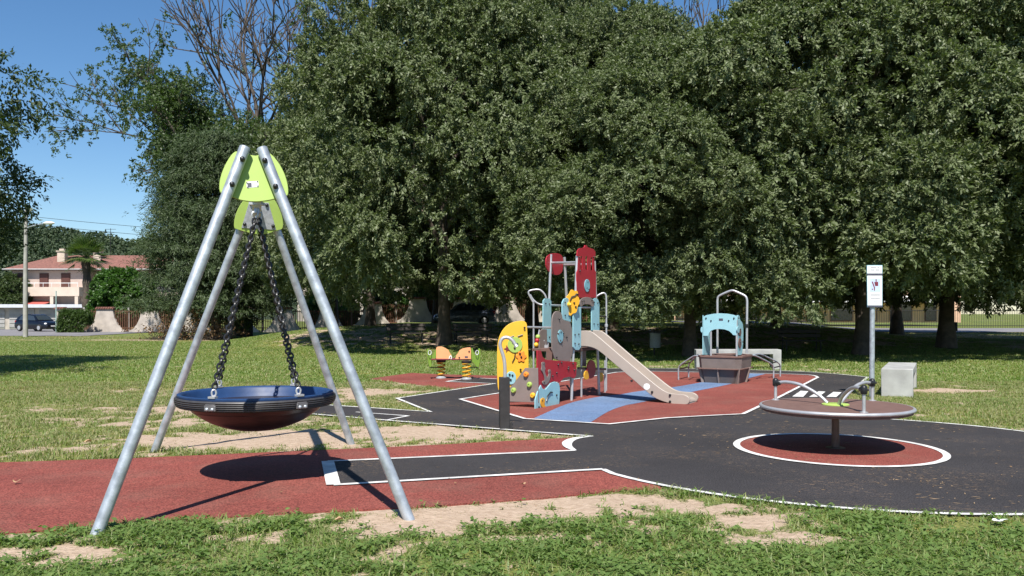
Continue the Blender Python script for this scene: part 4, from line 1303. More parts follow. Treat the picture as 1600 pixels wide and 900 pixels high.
# lighthouse board
lh = [(414, 150), (417, 90), (412, 86), (414, 62), (424, 52), (440, 50), (446, 46), (448, 38), (456, 38), (459, 46), (468, 50), (486, 56), (495, 68), (494, 92), (490, 98), (492, 150), (497, 160), (498, 276), (411, 276), (411, 165)]
holes = [[(428, 145), (428, 88), (435, 88), (436, 148)], [(450, 148), (450, 88), (459, 88), (460, 150)], [(474, 152), (474, 92), (482, 94), (484, 152)]]
def frame_board(outer, holes_, pl, th, off):
    # board with cut-out slots, built as strips around the slots
    bm = bmesh.new()
    loops = [pl.poly(outer, off)] + [pl.poly(h, off) for h in holes_]
    edges = []
    for lp in loops:
        vs_ = [bm.verts.new(tuple(p)) for p in lp]
        edges += [bm.edges.new((vs_[i], vs_[(i + 1) % len(vs_)])) for i in range(len(vs_))]
    bmesh.ops.triangle_fill(bm, use_beauty=True, use_dissolve=False, edges=edges, normal=Vector(tuple(pl.n)))
    r_ = bmesh.ops.extrude_face_region(bm, geom=bm.faces[:])
    bmesh.ops.translate(bm, verts=[g for g in r_['geom'] if isinstance(g, bmesh.types.BMVert)], vec=Vector(tuple(-pl.n * th)))
    bmesh.ops.recalc_face_normals(bm, faces=bm.faces[:])
    bm.verts.index_update()
    mb = MB(); mb.v = [tuple(v.co) for v in bm.verts]; mb.f = [tuple(v.index for v in f.verts) for f in bm.faces]
    bm.free(); return mb
lb = link('lighthouse_board', frame_board(z2(lh), [z2(h) for h in holes], PS, .02, .0), M['red'], tw, smooth=False)
board('oval_badge', z2(ell(458, 221, 12, 29)), PS, M['teal'], lb, .012, .014, .002)
bolts(z2([(458, 205), (454, 232), (462, 238), (424, 155), (420, 92), (487, 92)]), PS, lb, .016, .004)
gb_ = board('arch_board', z2(chaikin([(424, 312), (424, 290), (436, 277), (456, 272), (478, 277), (488, 290), (490, 314), (478, 318), (472, 306), (440, 306), (434, 318)], 1)), PS, M['taupe'], tw, .018, .024)
bolts(z2([(433, 292), (442, 290), (478, 288), (486, 296)]), PS, gb_, .015, .026)
# amber flower
fl = [(390 + (31 + 2.2 * math.cos(7 * a + .6)) * math.cos(a) + 6 * math.sin(-a), 298 + (57 + 4 * math.cos(7 * a + .6)) * math.sin(a)) for a in np.linspace(0, 6.283, 61)[:-1]]
fo = board('flower_board', z2(fl), PFL, M['gold'], tw, .02, .0)
link('feeler', MB().tube([PFL.at(*z2([q])[0], off=.015) for q in ((380, 290), (388, 272), (402, 268), (410, 258))], .012, 6), M['black'], fo)
link('nose', MB().lathe([(.05, -.002), (.04, .05), (.02, .09), (.005, .1)], PFL.at(*z2([(372, 308)])[0], off=.0), 14, PFL.n), M['yellow'], fo)
bolts(z2([(365, 325), (398, 300), (405, 318), (414, 262)]), PFL, fo, .018, .002)
# red round board on the far side
oc = [(300 + 0 + 12, 174), (285, 160), (272, 140), (270, 118), (272, 95), (285, 80), (306, 74), (332, 76), (346, 88), (350, 110), (348, 140), (344, 160), (332, 172)]
ob = board('round_board', z2(chaikin(oc, 1)), PLf, M['red'], tw, .02, -.03)
# steel poles and bars
def P2(x, y, pl, off=0): return pl.at(*z2([(x, y)])[0], off=off)
def down(p, z=-.05): q = np.array(p); q[2] = z; return q
for (xa, ya, pl, xb, yb_) in ((293, 80, PLf, 277, 500), (354, 92, PLf, 366, 320), (411, 84, PS, 393, 560), (490, 110, PS, 505, 540)):
    a, b = P2(xa, ya, pl, -.03), P2(xb, yb_, pl, -.03)
    d = (b - a) / (a[2] - b[2]); c = a + d * (a[2] + .05)
    link('pole', MB().tube([a, c], .0255, 14), M['steel'], tw)
pA, pB, pC, pD = P2(293, 118, PLf, -.03), P2(354, 126, PLf, -.03), P2(410, 116, PS, -.03), P2(492, 125, PS, -.03)
for a, b in ((pA, pC), (pB, pD)):
    link('top_bar', MB().tube([a, b], .021, 12), M['steel'], tw)
link('cross_bar', MB().tube([P2(186, 410, PLf, .0), P2(300, 412, PS, -.03)], .019, 12), M['steel'], tw)
link('cross_bar', MB().tube([P2(295, 310, PLf, -.02), P2(345, 312, PS, -.03)], .018, 12), M['steel'], tw)
link('cross_bar', MB().tube([P2(430, 320, PS, -.03), P2(480, 320, PS, -.03)], .018, 12), M['steel'], tw)
# bead string
bs_a, bs_b = (P2(241, 418, PLf, .35), P2(224, 498, PLf, .35))
bd = link('bead_rod', MB().tube([bs_a, bs_b], .009, 8), M['steel'], tw)
for t_, mm in ((.45, 'lime'), (.66, 'red'), (.90, 'yellow')):
    link('bead', MB().ball(bs_a + (bs_b - bs_a) * t_, .043, 14, 8), M[mm], bd)
link('lever', MB().tube([P2(262, 470, PLf, .1), P2(270, 495, PLf, .1)], .012, 8).box(P2(270, 497, PLf, .1), (.06, .06, .05)), M['steel'], tw)
# handrails
hz_ = 17.3
hp = [W(*z2([q])[0], hz_) for q in ((214, 300), (196, 268), (191, 250), (205, 242), (240, 240), (262, 258), (272, 278))]
hp2 = [W(*z2([q])[0], hz_) for q in ((198, 262), (210, 282), (226, 298), (245, 307), (262, 308))]
link('handrail', MB().tube(spline(hp, 5), .018, 10).tube(spline(hp2, 5), .018, 10).tube([hp[0] + np.array([0, 0, .05]), down(hp[0])], .018, 10), M['steel'], tw)
hp = [W(*z2([q])[0], 17.6) for q in ((494, 275), (512, 262), (530, 255), (541, 262), (544, 285), (544, 340))]
link('handrail', MB().tube(spline(hp, 5) + [down(hp[-1])], .018, 10).lathe([(.032, -.03), (.036, 0), (.032, .03)], hp[-1] + np.array([0, 0, -.28]), 12), M['steel'], tw)
link('ladder_rung', MB().tube([P2(505, 360, PS, -.3), hp[-1] + np.array([0, 0, -.1])], .014, 8), M['black'], tw)
# platform
pc = T0 + D2 * 1.95 - N2 * .42 + np.array([0, 0, .92])
link('platform', MB().box(pc, (.78, 1.2, .05), math.atan2(N2[1], N2[0])), M['brown'], tw, bevel=.004)
pc = T0 + D2 * 1.0 - N2 * .28 + np.array([0, 0, .55])
link('step', MB().box(pc, (.46, .6, .04), math.atan2(N2[1], N2[0])), M['brown'], tw, bevel=.004)
# slide
s0 = T0 + D2 * 1.83; L_ = 2.02; sw_ = .50
def sp_(u, z, side): return s0 + N2 * u + D2 * side + np.array([0, 0, z])
top_pts = [(-.12, 1.26), (.02, 1.275), (.16, 1.26), (.28, 1.19), (.45, 1.06), (.8, .79), (1.2, .49), (1.5, .275), (1.66, .20), (1.82, .185), (1.94, .18), (2.02, .14), (2.04, .08), (2.01, .02)]
bot_pts = [(1.92, .0), (1.72, .01), (1.5, .06), (1.32, .15), (1.0, .40), (.6, .70), (.3, .92), (.1, .98), (-.12, .98)]
side_poly = spline(top_pts, 3) + spline(bot_pts, 3)
sl_ = link('slide', MB().prism([sp_(u, z, 0) for u, z in side_poly], D2 * .045).prism([sp_(u, z, sw_ - .045) for u, z in side_poly], D2 * .045), M['beige'], tw, bevel=.008)
ch = [(-.12, 1.0), (.08, 1.0), (.22, .97), (.45, .86), (.8, .60), (1.2, .30), (1.42, .17), (1.6, .115), (1.85, .10), (1.97, .085), (2.0, .04)]
cs = spline(ch, 3)
mb = MB()
for (u, z) in cs: mb.v += [tuple(sp_(u, z, .04)), tuple(sp_(u, z, sw_ - .04)), tuple(sp_(u, z - .03, sw_ - .04)), tuple(sp_(u, z - .03, .04))]
for i in range(len(cs) - 1):
    for k in range(4):
        l = (k + 1) % 4; mb.f.append((4 * i + k, 4 * i + l, 4 * i + 4 + l, 4 * i + 4 + k))
link('chute', mb, M['beige'], sl_)
PSl = Pl(s0, -D2)
PSl.n = -D2
bolts([(987, 595), (1019, 612.5), (1047, 617.5), (1047, 627.5)], PSl, sl_, .022, .002)
link('round_badge', MB().prism(PSl.poly(ell(1010.5, 604, 5, 5), .003), D2 * .002), M['white'], sl_, smooth=False)
# play gadget below the platform
PG = Pl(T0 + D2 * 1.95 - N2 * .1, N2)
gd = link('gadget_bar', MB().tube([P2(415, 596, PG), P2(540, 600, PG)], .022, 10), M['black'], tw)
board('paddle', z2(chaikin([(462, 640), (456, 600), (464, 566), (478, 556), (492, 568), (497, 600), (490, 634), (476, 644)], 1)), PG, M['red'], gd, .02, .05, .003)
board('paddle', z2(chaikin([(446, 650), (444, 618), (456, 604), (464, 622), (466, 645)], 1)), PG, M['gold'], gd, .02, .07, .003)
board('paddle', z2(chaikin([(512, 660), (510, 625), (522, 612), (532, 625), (530, 655)], 1)), PG, M['gold'], gd, .02, .03, .003)
board('under_board', z2([(428, 585), (430, 492), (452, 506), (454, 588)]), PG, M['taupe'], tw, .02, -.1)
for x, yb_ in ((431, 668), (538, 690)):
    a = P2(x, 520 if x < 500 else 560, PG, -.05)
    link('pole', MB().tube([a, down(a)], .02, 12), M['steel'], tw)

# ------------------------------------------------------------------ play boat
BR = np.array([4.99, 19.2, 0.])
PBf = Pl(BR, -D2); PBs = Pl(BR, N2)
BLn = BR - N2 * .763
PBl = Pl(BLn, N2)
bt = thing('play_boat', 'pale blue play cabin on a brown boat shaped base with steel arch and side ladders', 'play boat', BR - N2 * .38 + D2 * .3)
def z4(pts): return [(1030 + x / 5, 440 + y / 5) for x, y in pts]
cab = [(343, 570), (343, 290), (348, 272), (370, 262), (420, 252), (470, 248), (530, 251), (580, 260), (600, 268), (605, 285), (605, 422), (576, 418), (566, 404), (545, 386), (510, 374), (470, 370), (430, 374), (405, 384), (388, 404), (384, 424)]
cb = board('cabin_front', z4(cab[1:11] + cab[11:] + [(343, 424)]), PBf, M['sky'], bt, .02)
bolts(z4([(366, 286), (405, 306), (543, 305), (584, 286)]), PBf, cb, .018, .002)
link('maker_plate', MB().prism(PBf.poly(z4([(466, 288), (498, 288), (498, 306), (466, 306)]), .003), D2 * .002), M['print'], cb, smooth=False)
rs_ = board('cabin_side', z4(chaikin([(606, 575), (606, 262), (628, 262), (632, 300), (652, 320), (659, 370), (657, 470), (650, 560), (640, 575)], 1)), PBs, M['sky'], bt, .02)
for c_, rx, ry, mm in (((634, 395), 9, 30, 'brown'), ((633, 480), 11, 40, 'brown'), ((620, 375), 12, 26, 'sky')):
    board('play_wheel', z4(ell(c_[0], c_[1], rx, ry)), PBs, M[mm], rs_, .016, .022, .002)
bolts(z4([(620, 285), (634, 372), (634, 470), (652, 470)]), PBs, rs_, .016, .03)
board('cabin_side', z4([(344, 572), (344, 420), (345, 262), (396, 400), (408, 400), (404, 572)]), PBl, M['sky'], bt, .02, -.002)
board('round_badge', z4(ell(332, 376, 9, 22)), PBf, M['sky'], cb, .02, -.03, .002)
for q in ((606,), (343,)):
    pass
# steel arch
ap = [PBf.at(*z4([q])[0], off=-.55) for q in ((455, 560), (455, 250), (455, 150), (460, 122), (480, 105), (545, 76), (575, 70), (605, 80), (665, 108), (682, 128), (687, 155), (686, 250), (684, 560))]
pts = [ap[0], ap[1]] + spline(ap[2:11], 4) + [ap[11], ap[12]]
arh = link('arch', MB().tube(pts, .026, 12), M['steel'], bt)
link('collar', MB().lathe([(.04, -.04), (.045, 0), (.04, .04)], PBf.at(*z4([(684, 345)])[0], off=-.55), 12), M['black'], arh)
for x in (404, 605):
    a = PBf.at(*z4([(x, 300)])[0], off=-.03); link('pole', MB().tube([a, np.array([a[0], a[1], .62])], .022, 10), M['steel'], bt)
# base
ZD = .635
def plan(pts, z): return [BR + N2 * a + D2 * b + np.array([0, 0, z]) for a, b in pts]
deck = [(-.82, -.03), (-.02, -.03), (.1, .12), (.1, 1.0), (-.3, 1.5), (-.5, 1.5), (-.92, 1.0), (-.92, .12)]
link('deck', MB().prism(plan(deck, ZD), (0, 0, -.04)), M['brown'], bt, bevel=.005)
def skirt(name, z0, z1, k0, k1, m):
    mb = MB(); n = len(deck)
    for z, k in ((z0, k0), (z1, k1)):
        for a, b in deck: mb.v.append(tuple(BR + N2 * ((a + .41) * k - .41) + D2 * ((b - .6) * k + .6) + np.array([0, 0, z])))
    for i in range(n):
        l = (i + 1) % n; mb.f.append((i, l, n + l, n + i))
    return link(name, mb, m, bt, smooth=False)
skirt('upper_hull', .34, .60, .93, .97, M['hull2'])
skirt('lower_hull', .0, .335, .80, .93, M['hull'])
link('shelf', MB().prism(plan([(a * 1.03, b - .03 if b < .2 else b) for a, b in deck], .355), (0, 0, -.025)), M['brown'], bt, bevel=.004)
for (a, b, n_) in ((-.42, .03, -D2), (.02, .06, (N2 - D2) / 1.414), (.06, .7, N2), (-.84, .08, (-N2 - D2) / 1.414)):
    p = BR + N2 * a + D2 * b
    s_ = np.array([-n_[1], n_[0], 0]) * .014
    mb = MB(); mb.prism([p + n_ * .01 - s_ + np.array([0, 0, .36]), p + n_ * .07 - s_ + np.array([0, 0, .36]), p - n_ * .015 - s_ + np.array([0, 0, .0]), p - n_ * .12 - s_ + np.array([0, 0, .0])], s_ * 2)
    link('fin', mb, M['taupe'], bt, bevel=.003)
# arched side ladders
def ladder(pa, pb, reach_a, reach_b):
    rails = []
    t = None
    for a, f in ((pa, reach_a), (pb, reach_b)):
        a = np.asarray(a, float); f = np.asarray(f, float)
        q = [a, a * .72 + f * .28 + np.array([0, 0, ZD * .28 - .05]), a * .42 + f * .58 + np.array([0, 0, ZD * .52 - .12]), a * .12 + f * .88 + np.array([0, 0, ZD * .42]), f * 1.0 + np.array([0, 0, .33]), f + np.array([0, 0, -.04])]
        q[1][2] = ZD - .03; q[2][2] = ZD - .13; q[3][2] = ZD - .25; q[4][2] = .27
        rails.append(spline(q, 5))
    ld_ = link('side_ladder', MB().tube(rails[0], .019, 10).tube(rails[1], .019, 10), M['galv'], bt)
    for k in (8, 15, 20):
        k = min(k, len(rails[0]) - 1)
        link('rung', MB().tube([rails[0][k], rails[1][k]], .016, 8), M['black'], ld_)
ladder(W(1096, 557.5, 19.9), W(1097, 559, 20.5), G(1060.3, 594.5), G(1076, 590.5))
ladder(W(1166, 557, 19.9), W(1174, 555, 20.6), G(1208.5, 592), G(1219, 589))

# ------------------------------------------------------------------ spring seesaw
ss = thing('spring_seesaw', 'orange and green rocker on two yellow coil springs on the red corner', 'spring rocker', G(710, 592))
Zs = 20.9
PSS = Pl((0, Zs, 0), (0, -1, 0))
def z5(pts): return [(640 + x / 10, 520 + y / 10) for x, y in pts]
dirS = np.array([1, 0.06, 0])
for (x, yb_) in ((492, 715), (888, 735)):
    c = G(*z5([(x, yb_)])[0])
    base_ = link('base_plate', MB().lathe([(.13, 0), (.13, .03), (.10, .045), (.09, .06)], c, 20), M['plate'], ss)
    pts = []
    for k in range(0, 66):
        a = k / 65 * 4 * 2 * math.pi
        pts.append((c[0] + .095 * math.cos(a), c[1] + .095 * math.sin(a), .05 + .37 * k / 65))
    link('spring', MB().tube(pts, .016, 8), M['gold'], ss)
    link('spring_head', MB().lathe([(.11, .40), (.12, .43), (.12, .45), (.05, .47)], c, 16), M['iron'], ss)
ym = 592
sa, sb = PSS.at(*z5([(345, 418)])[0]), PSS.at(*z5([(975, 436)])[0])
mc_ = (sa + sb) / 2
link('seat_board', MB().box((mc_[0], mc_[1], .485), (sb[0] - sa[0], .34, .03)), M['printred'], ss, bevel=.005)
op = ([(415, 405), (415, 235), (440, 218), (500, 215), (560, 240), (605, 268), (625, 310), (650, 345), (662, 408)])
op2 = ([(712, 410), (730, 350), (760, 315), (780, 272), (830, 245), (895, 232), (950, 228), (958, 270), (958, 428)])
for pts, off in ((op, .17), (op2, .17)):
    o = board('seat_side', z5(pts), PSS, M['orange'], ss, .018, off)
    board('seat_side', z5(pts), PSS, M['orange'], ss, .018, -.15)
    if pts is op2: bolts(z5([(930, 290), (776, 386)]), PSS, o, .02, off + .002); link('maker_plate', MB().prism(PSS.poly(z5([(862, 365), (912, 365), (912, 392), (862, 392)]), off + .003), (0, .002, 0)), M['print'], o, smooth=False)
    else: link('white_loop', MB().tube(spline([PSS.at(*z5([q])[0], off=off + .02) for q in ((618, 408), (628, 375), (645, 362), (655, 380), (650, 412))], 3), .012, 6), M['white'], o)
gl = chaikin([(310, 540), (285, 420), (272, 300), (268, 255), (300, 250), (330, 330), (352, 370), (385, 300), (415, 240), (415, 405), (352, 415), (350, 500), (325, 545)], 1)
gr_ = chaikin([(955, 440), (960, 250), (975, 232), (990, 260), (1005, 320), (1030, 368), (1055, 330), (1070, 260), (1085, 235), (1108, 265), (1105, 370), (1088, 520), (1070, 545), (1045, 530), (1000, 470)], 1)
e1 = board('end_board', z5(gl), PSS, M['green'], ss, .03, .10); e2 = board('end_board', z5(gr_), PSS, M['green'], ss, .03, .10)
for c_, e in (((315, 310), e1), ((1055, 310), e2)):
    q = PSS.at(*z5([c_])[0], off=.15)
    link('grip_ring', MB().tube([q + np.array([.035 * math.cos(t), 0.03 * math.sin(t), .052 * math.sin(t)]) for t in np.linspace(0, 6.283, 17)[:-1]], .008, 7, True), M['steel'], e)
link('foot_rest', MB().tube([PSS.at(*z5([(320, 543)])[0], off=.2), PSS.at(*z5([(320, 543)])[0], off=-.2)], .014, 7), M['iron'], ss)
link('foot_rest', MB().tube([PSS.at(*z5([(1060, 540)])[0], off=.2), PSS.at(*z5([(1060, 540)])[0], off=-.2)], .014, 7), M['iron'], ss)
link('foot_rest', MB().box(PSS.at(*z5([(430, 541)])[0]), (.34, .03, .02)), M['iron'], ss)
link('foot_rest', MB().box(PSS.at(*z5([(990, 538)])[0]), (.2, .03, .02)), M['iron'], ss)

# ------------------------------------------------------------------ speaking tube post
pp = G(788, 672)
st = thing('speaking_tube', 'black square post with a bent steel speaking tube at the edge of the black path', 'talk tube', pp)
link('post', MB().box((pp[0], pp[1] + .06, .345), (.135, .135, .75), .15), M['post'], st, bevel=.006)
link('bracket', MB().box((pp[0] + .085, pp[1] + .05, .06), (.05, .06, .10)), M['post'], st, bevel=.004)
Zp = pp[1] + .06
def z2w(x, y): return W(*z2([(x, y)])[0], Zp)
tp = spline([z2w(84, 660), z2w(84, 600), z2w(80, 555), z2w(68, 515), z2w(62, 490), z2w(68, 468), z2w(82, 457), z2w(100, 458), z2w(118, 470), z2w(132, 490)], 5)
link('tube', MB().tube(tp, .024, 14), M['steel'], st)
link('ear_cup', MB().lathe([(.02, -.02), (.026, .0), (.034, .03), (.03, .036), (.014, .02)], tp[-1], 14, (tp[-1] - tp[-3])), M['steel'], st)

# ------------------------------------------------------------------ information sign
sg = np.array([(1363 - CX) / F * 16.2, 16.2, 0.])
PSg = Pl((0, 16.15, 0), (-.12, -1, 0))
so_ = thing('information_sign', 'tall narrow white information sign on a grey pole behind the merry go round', 'sign', sg)
link('pole', MB().tube([sg + np.array([0, .03, -.1]), sg + np.array([.02, .03, 2.46])], .046, 16), M['galv'], so_)
PSg = Pl(sg + np.array([0, -.035, 0]), (-.12, -1, 0))
def z6s(pts): return [(1340 + x / 10.58, 405 + y / 10.58) for x, y in pts]
sgb = board('sign_panel', z6s([(152, 98), (412, 98), (412, 795), (160, 795)]), PSg, M['teal'], so_, .03, .0, .003)
board('paper', z6s([(160, 106), (405, 106), (405, 234), (161, 234)]), PSg, M['white'], sgb, .002, .003, 0)
board('paper', z6s([(162, 272), (405, 272), (405, 762), (166, 762)]), PSg, M['white'], sgb, .002, .003, 0)
board('dark_band', z6s([(155, 238), (412, 238), (412, 268), (155, 268)]), PSg, M['print'], sgb, .004, .006, 0)
board('dark_band', z6s([(165, 766), (410, 766), (410, 792), (165, 792)]), PSg, M['print'], sgb, .004, .006, 0)
dg = board('picture', z6s([(205, 320), (375, 320), (378, 540), (205, 540)]), PSg, M['printblue'], sgb, .001, .0045, 0)
for pts in ([(232, 372), (252, 368), (288, 470), (285, 520), (272, 520), (270, 470)], [(275, 378), (340, 372), (342, 440), (290, 444), (285, 412)], [(298, 330), (315, 330), (315, 372), (298, 372)], [(235, 488), (255, 488), (255, 505), (235, 505)]):
    board('figure', z6s(pts), PSg, M['printred'], dg, .001, .006, 0)
grey_ink = mat('grey_ink', (.20, .20, .24), .6, 0, .1, 10)
for (y, words) in ((135, ((222, 318), (330, 358))), (178, ((222, 290), (305, 360))), (215, ((200, 370),))):
    for (xa, xb) in words:
        x = xa; hh = 12 if y < 200 else 5
        while x < xb - 8:
            board('letter', z6s([(x, y - hh), (x + 9, y - hh), (x + 9, y + hh), (x, y + hh)]), PSg, grey_ink, sgb, .001, .0045, 0); x += 15 if y < 200 else 22
for y in (580, 600, 640, 655, 690):
    e_ = 40 if y == 690 else 0
    board('text_line', z6s([(215 + e_, y), (370 - e_, y), (370 - e_, y + 7), (215 + e_, y + 7)]), PSg, grey_ink, sgb, .001, .0045, 0)
for x in (200, 255, 310, 355): board('logo', z6s(ell(x, 728, 11, 9, 10)), PSg, M['printblue'], sgb, .001, .0045, 0)

# ------------------------------------------------------------------ concrete benches
def cbench(label, corner, dvec, wvec, L, Wd, H, th=.24):
    """end leg slabs and a top slab cast in one piece"""
    d = np.asarray(dvec, float); d /= np.linalg.norm(d); w_ = np.asarray(wvec, float); w_ /= np.linalg.norm(w_)
    p = np.asarray(corner, float)
    prof = [(0, -.02), (0, H), (L, H), (L, -.02), (L - th, -.02), (L - th, H - .13), (th, H - .13), (th, -.02)]
    o = link('concrete_bench', MB().prism([p + d * a + np.array([0, 0, z]) for a, z in prof], w_ * Wd), M['conc'], base=tuple(p), bevel=.012)
    return tag(o, label, 'bench', 'cast concrete benches beside the rubber paths')
c0 = G(1376.6, 619.0)
cbench('concrete bench standing alone on the grass right of the sign, seen end on', c0, (.50, 1, 0), (1, -.42, 0), 2.45, .56, .53)
c1 = G(1088, 577.5)
cbench('concrete bench behind the play boat, seen along its long side', c1, (1, .02, 0), (0.1, 1, 0), 2.42, .5, .56)

# ------------------------------------------------------------------ park benches
def park_bench():
    t = thing('park_bench', None, 'bench', (0, 0, 0), 'dark park benches in the shade of the trees')
    for k in range(4): link('seat_slat', MB().box((0, -.18 + k * .12, .44), (1.7, .10, .04)), M['wood'], t, bevel=.006)
    for k in range(2): link('back_slat', MB().box((0, .24 + k * .05, .62 + k * .17), (1.7, .035, .13), 0, Matrix.Rotation(R(-14), 3, 'X')), M['wood'], t, bevel=.006)
    for s_ in (-.68, .68):
        link('frame', MB().tube([(s_, -.22, 0), (s_, -.20, .42), (s_, .2, .42), (s_, .33, .86)], .025, 7).tube([(s_, .2, .42), (s_, .26, 0)], .025, 7), M['iron'], t)
    return t
pb0 = park_bench()
spots = [(-4.55, 37.2, .22, 'dark slatted park bench left of the thick trunk behind the seesaw'), (-1.75, 36.9, -.12, 'dark slatted park bench right of the thick trunk behind the seesaw'), (13.3 - 1.9, 34.0, .05, 'dark park bench lost in deep shade left of the sign pole')]
for i, (x, y, rz, lab) in enumerate(spots):
    o = pb0 if i == 0 else copy_tree(pb0)
    o.location = (x, y, tz(x, y)); o.rotation_euler = (0, 0, rz); o['label'] = lab
# litter bins
def bin_(label, x, y, m):
    z = tz(x, y)
    t = thing('litter_bin', label, 'bin', (x, y, z))
    link('post', MB().tube([(x, y + .2, z - .05), (x, y + .2, z + 1.0)], .03, 8), M['iron'], t)
    link('drum', MB().lathe([(.0, .3), (.18, .3), (.2, .34), (.2, .82), (.21, .84), (.19, .85), (.18, .82), (.17, .4), (.0, .4)], (x, y, z), 18), m, t)
bin_('small grey litter bin on a post in the shade behind the slide', 5.3, 32, M['plate'])
bin_('dark litter bin beside the grey road at the far right', 26.6, 52, M['iron'])

# ------------------------------------------------------------------ grass, clover, litter
def scatter(n, x0, x1, y0, y1, rng, fan=None):
    y = y0 + (y1 - y0) * rng.random(n)
    if fan:
        x = (rng.random(n) * 2 - 1) * (fan * y + 1.0)
        # keep the density even over the fan
        keep = rng.random(n) < (fan * y + 1.0) / (fan * y1 + 1.0)
        return x[keep], y[keep]
    return x0 + (x1 - x0) * rng.random(n), y

def clear_of_base(x, y):
    return ~on_rubber(x, y)

def blades(x, y, h, wd, rng, lean=.5, clump=0):
    n = len(x)
    az = rng.random(n) * 6.283
    d = np.stack([np.cos(az), np.sin(az), np.zeros(n)], -1)
    s_ = np.stack([-np.sin(az), np.cos(az), np.zeros(n)], -1)
    ln = lean * (.3 + rng.random(n))
    P = np.stack([x, y, terrain(x, y) - .004], -1)
    h = h[:, None]; wd = wd[:, None]; ln = ln[:, None]
    up = np.array([0, 0, 1.0])
    m1 = P + up * h * .55 + d * h * ln * .35
    tp = P + up * h * (.95 - .25 * ln) + d * h * ln * 1.1
    V = np.stack([P - s_ * wd, P + s_ * wd, m1 + s_ * wd * .8, m1 - s_ * wd * .8, tp + s_ * wd * .12, tp - s_ * wd * .12], 1).reshape(-1, 3)
    b = np.arange(n)[:, None] * 6
    Fq = np.concatenate([b + np.array([0, 1, 2, 3]), b + np.array([3, 2, 4, 5])], 1).reshape(-1, 4)
    return V, Fq

def grass_obj(name, label, n, y0, y1, hr, wr, m, rng, dens=lambda s, x, y: 1 - s, fan=.68, lean=1.25):
    x, y = scatter(n, 0, 0, y0, y1, rng, fan)
    s_ = soil(x, y)
    k = (rng.random(len(x)) < dens(s_, x, y)) & clear_of_base(x, y)
    x, y = x[k], y[k]
    tall = .55 + .9 * fbm(x * 1.1, y * 1.1, 17, 3)
    h = rng.uniform(hr[0], hr[1], len(x)) * tall * (.35 + .65 * (1 - s_[k]))
    V, Fq = blades(x, y, h, rng.uniform(wr[0], wr[1], len(x)), rng, lean)
    o = bpy.data.objects.new(name, np_mesh(name, V, Fq, m)); COL.objects.link(o)
    return tag(o, label, 'grass', kind='stuff')
rg = np.random.default_rng(500)
thin = lambda x, y: sstep(.30, .52, .5 * fbm(x * 7, y * 7, 71, 3) + .5 * fbm(x * 2.3, y * 2.3, 73, 2))
lush = lambda x, y: sstep(.38, .66, .55 * fbm(x * 1.1 + 3, y * 1.1, 29, 3) + .45 * fbm(x * 4.5, y * 4.5, 33, 3) + .07 * (y < 6.6))
grass_obj('short_grass', 'short worn grass in the foreground', 420000, 4.3, 9.2, (.012, .04), (.0014, .0032), M['dryblade'], rg, lambda s, x, y: ((1 - s) ** .75 * .95 + .04) * (.15 + .85 * thin(x, y)))
grass_obj('green_grass', 'fresh green grass tufts in the foreground', 300000, 4.3, 9.2, (.03, .095), (.0024, .006), M['blade'], rg, lambda s, x, y: (1 - s) ** 1.7 * (.25 + .75 * lush(x, y)) * (.1 + .9 * thin(x, y)))
grass_obj('mid_grass', 'mown grass around the swing and paths', 420000, 9.0, 20, (.03, .075), (.003, .006), M['dryblade'], rg, lambda s, x, y: ((1 - s) ** .8 * .9 + .05) * (.25 + .75 * thin(x, y)))
grass_obj('mid_grass', 'green grass tufts around the swing and paths', 240000, 9.0, 22, (.035, .09), (.003, .007), M['blade'], rg, lambda s, x, y: (1 - s) ** 1.6 * (.3 + .7 * lush(x, y)) * (.2 + .8 * thin(x, y)))
grass_obj('far_grass', 'lawn grass in the middle distance', 520000, 20, 48, (.035, .08), (.006, .012), M['blade'], rg, lambda s, x, y: (1 - s) ** 1.5 * .9)
grass_obj('far_grass', 'dry grass on the distant lawn', 260000, 20, 60, (.035, .08), (.006, .014), M['dryblade'], rg, lambda s, x, y: (1 - s) ** 1.3 * .8)
# broad leaved ground cover
x, y = scatter(240000, 0, 0, 4.3, 8.8, rg, .68)
s_ = soil(x, y)
k = (rg.random(len(x)) < (1 - s_) ** 2.2 * lush(x, y) * (.15 + .85 * thin(x, y)) * sstep(8.2, 6.2, y)) & clear_of_base(x, y)
x, y = x[k], y[k]; n = len(x)
P = np.stack([x, y, terrain(x, y) + rg.uniform(.008, .06, n)], -1)
az = rg.random(n) * 6.283
D = unit(np.stack([np.cos(az), np.sin(az), rg.uniform(-.3, .6, n)], -1))
N = unit(np.stack([rg.normal(size=n) * .35, rg.normal(size=n) * .35 - .1, np.ones(n)], -1))
L = rg.uniform(.016, .055, n)
o = bpy.data.objects.new('clover_patches', leaf_obj('clover_patches', kites(P, D, N, L, L * .62), M['clover'])); COL.objects.link(o)
tag(o, 'broad leaved weeds and clover in the near lawn', 'ground cover', kind='stuff')
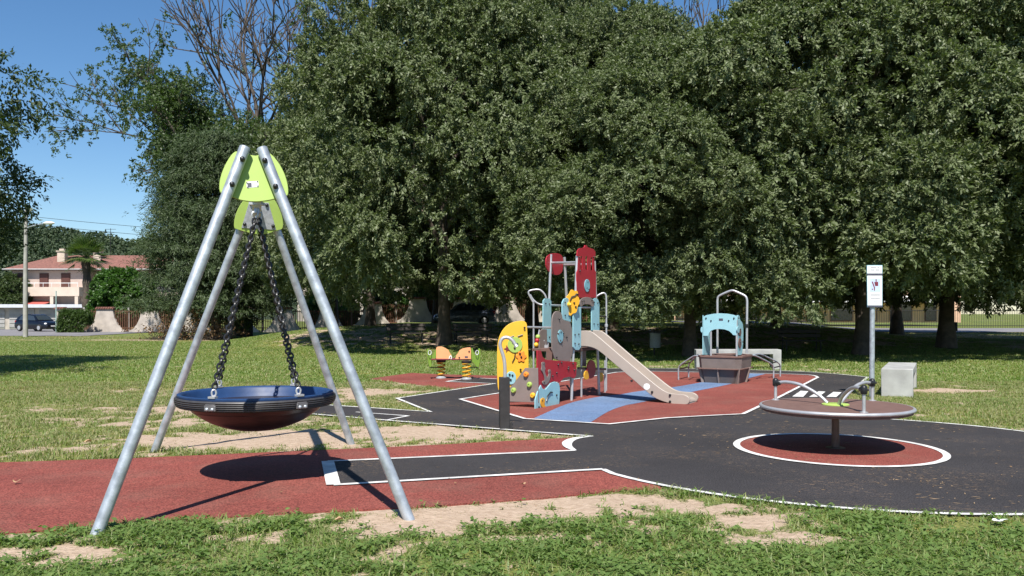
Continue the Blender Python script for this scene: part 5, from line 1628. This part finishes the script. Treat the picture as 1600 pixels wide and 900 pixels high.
# dry leaf crumbs on soil and paths
n = 5200
x, y = scatter(n, 0, 0, 5, 34, rg, .66)
rub = on_rubber(x, y)
keep = ~rub | (rg.random(len(x)) < .45)
x, y = x[keep], y[keep]; n = len(x)
P = np.stack([x, y, np.maximum(terrain(x, y), -.01) + .03], -1)
az = rg.random(n) * 6.283
D = np.stack([np.cos(az), np.sin(az), rg.normal(size=n) * .12], -1); N = unit(np.stack([rg.normal(size=n) * .3, rg.normal(size=n) * .3, np.ones(n)], -1))
L = rg.uniform(.012, .04, n)
o = bpy.data.objects.new('leaf_litter', leaf_obj('leaf_litter', kites(unit(D) * 0 + P, unit(D), N, L, L * .45), M['deadleaf'])); COL.objects.link(o)
tag(o, 'scattered dry leaf crumbs on the soil, grass and paths', 'leaf litter', kind='stuff')
n = 26000
x = rg.uniform(-3.5, 9.5, n); y = rg.uniform(6.7, 24, n)
dn = sstep(.40, .72, fbm(x * 1.3, y * 1.3, 61, 4)) * (.25 + .75 * sstep(1.0, 5.5, x)) * (.35 + .65 * sstep(17, 9, y))
k = inpoly(x, y, BLACK) & ~inpoly(x, y, RED_MAIN) & (rg.random(n) < dn)
x, y = x[k], y[k]; n = len(x)
P = np.stack([x, y, np.full(n, .0165)], -1)
az = rg.normal(size=n) * .6 + .5
D = np.stack([np.cos(az), np.sin(az), np.zeros(n)], -1); N = unit(np.stack([rg.normal(size=n) * .2, rg.normal(size=n) * .2, np.ones(n)], -1))
L = rg.uniform(.02, .10, n)
o = bpy.data.objects.new('straw_litter', leaf_obj('straw_litter', kites(P, D, N, L, rg.uniform(.005, .014, n)), M['straw'])); COL.objects.link(o)
tag(o, 'fine dry straw bits blown over the black rubber plaza', 'straw litter', kind='stuff')
# single dry leaves one can point at
leafspec = [(25, 753, .06, 'curled dry leaf alone on the red strip at the far left'), (218, 843, .045, 'pale dry leaf on soil right of the front left swing foot'), (138, 690, .08, 'pale dry leaf on the worn grass left of the swing'), (530, 812, .05, 'curled brown leaf in the grass near the front right swing foot'), (818, 757, .035, 'tiny pale leaf on the red strip near its white corner'), (1560, 814, .10, 'white torn scrap in the grass below the plaza line at the right')]
for (px_, py_, s_, lab) in leafspec:
    c = G(px_, py_, .03)
    mb = MB(); r2 = np.random.default_rng(int(px_))
    a0 = r2.random() * 6.28
    rim = [(c[0] + s_ * .55 * (1 + .3 * math.sin(3 * t + a0)) * math.cos(t), c[1] + s_ * .38 * (1 + .25 * math.cos(4 * t)) * math.sin(t), c[2] + .012 + s_ * (.05 if 'scrap' in lab else .2) * math.sin(2 * t + a0)) for t in np.linspace(0, 6.283, 15)[:-1]]
    mb.v = [(c[0], c[1], c[2])] + rim; mb.f = [(0, 1 + i, 1 + (i + 1) % 14) for i in range(14)]
    o = link('paper_scrap' if 'scrap' in lab else 'dry_leaf', mb, M['white'] if 'scrap' in lab else mat('tan_leaf', (.42, .27, .15), .8, 0, .3, 30), base=(c[0], c[1], c[2]))
    tag(o, lab, 'scrap' if 'scrap' in lab else 'leaf', None if 'scrap' in lab else 'single dry leaves on the ground')
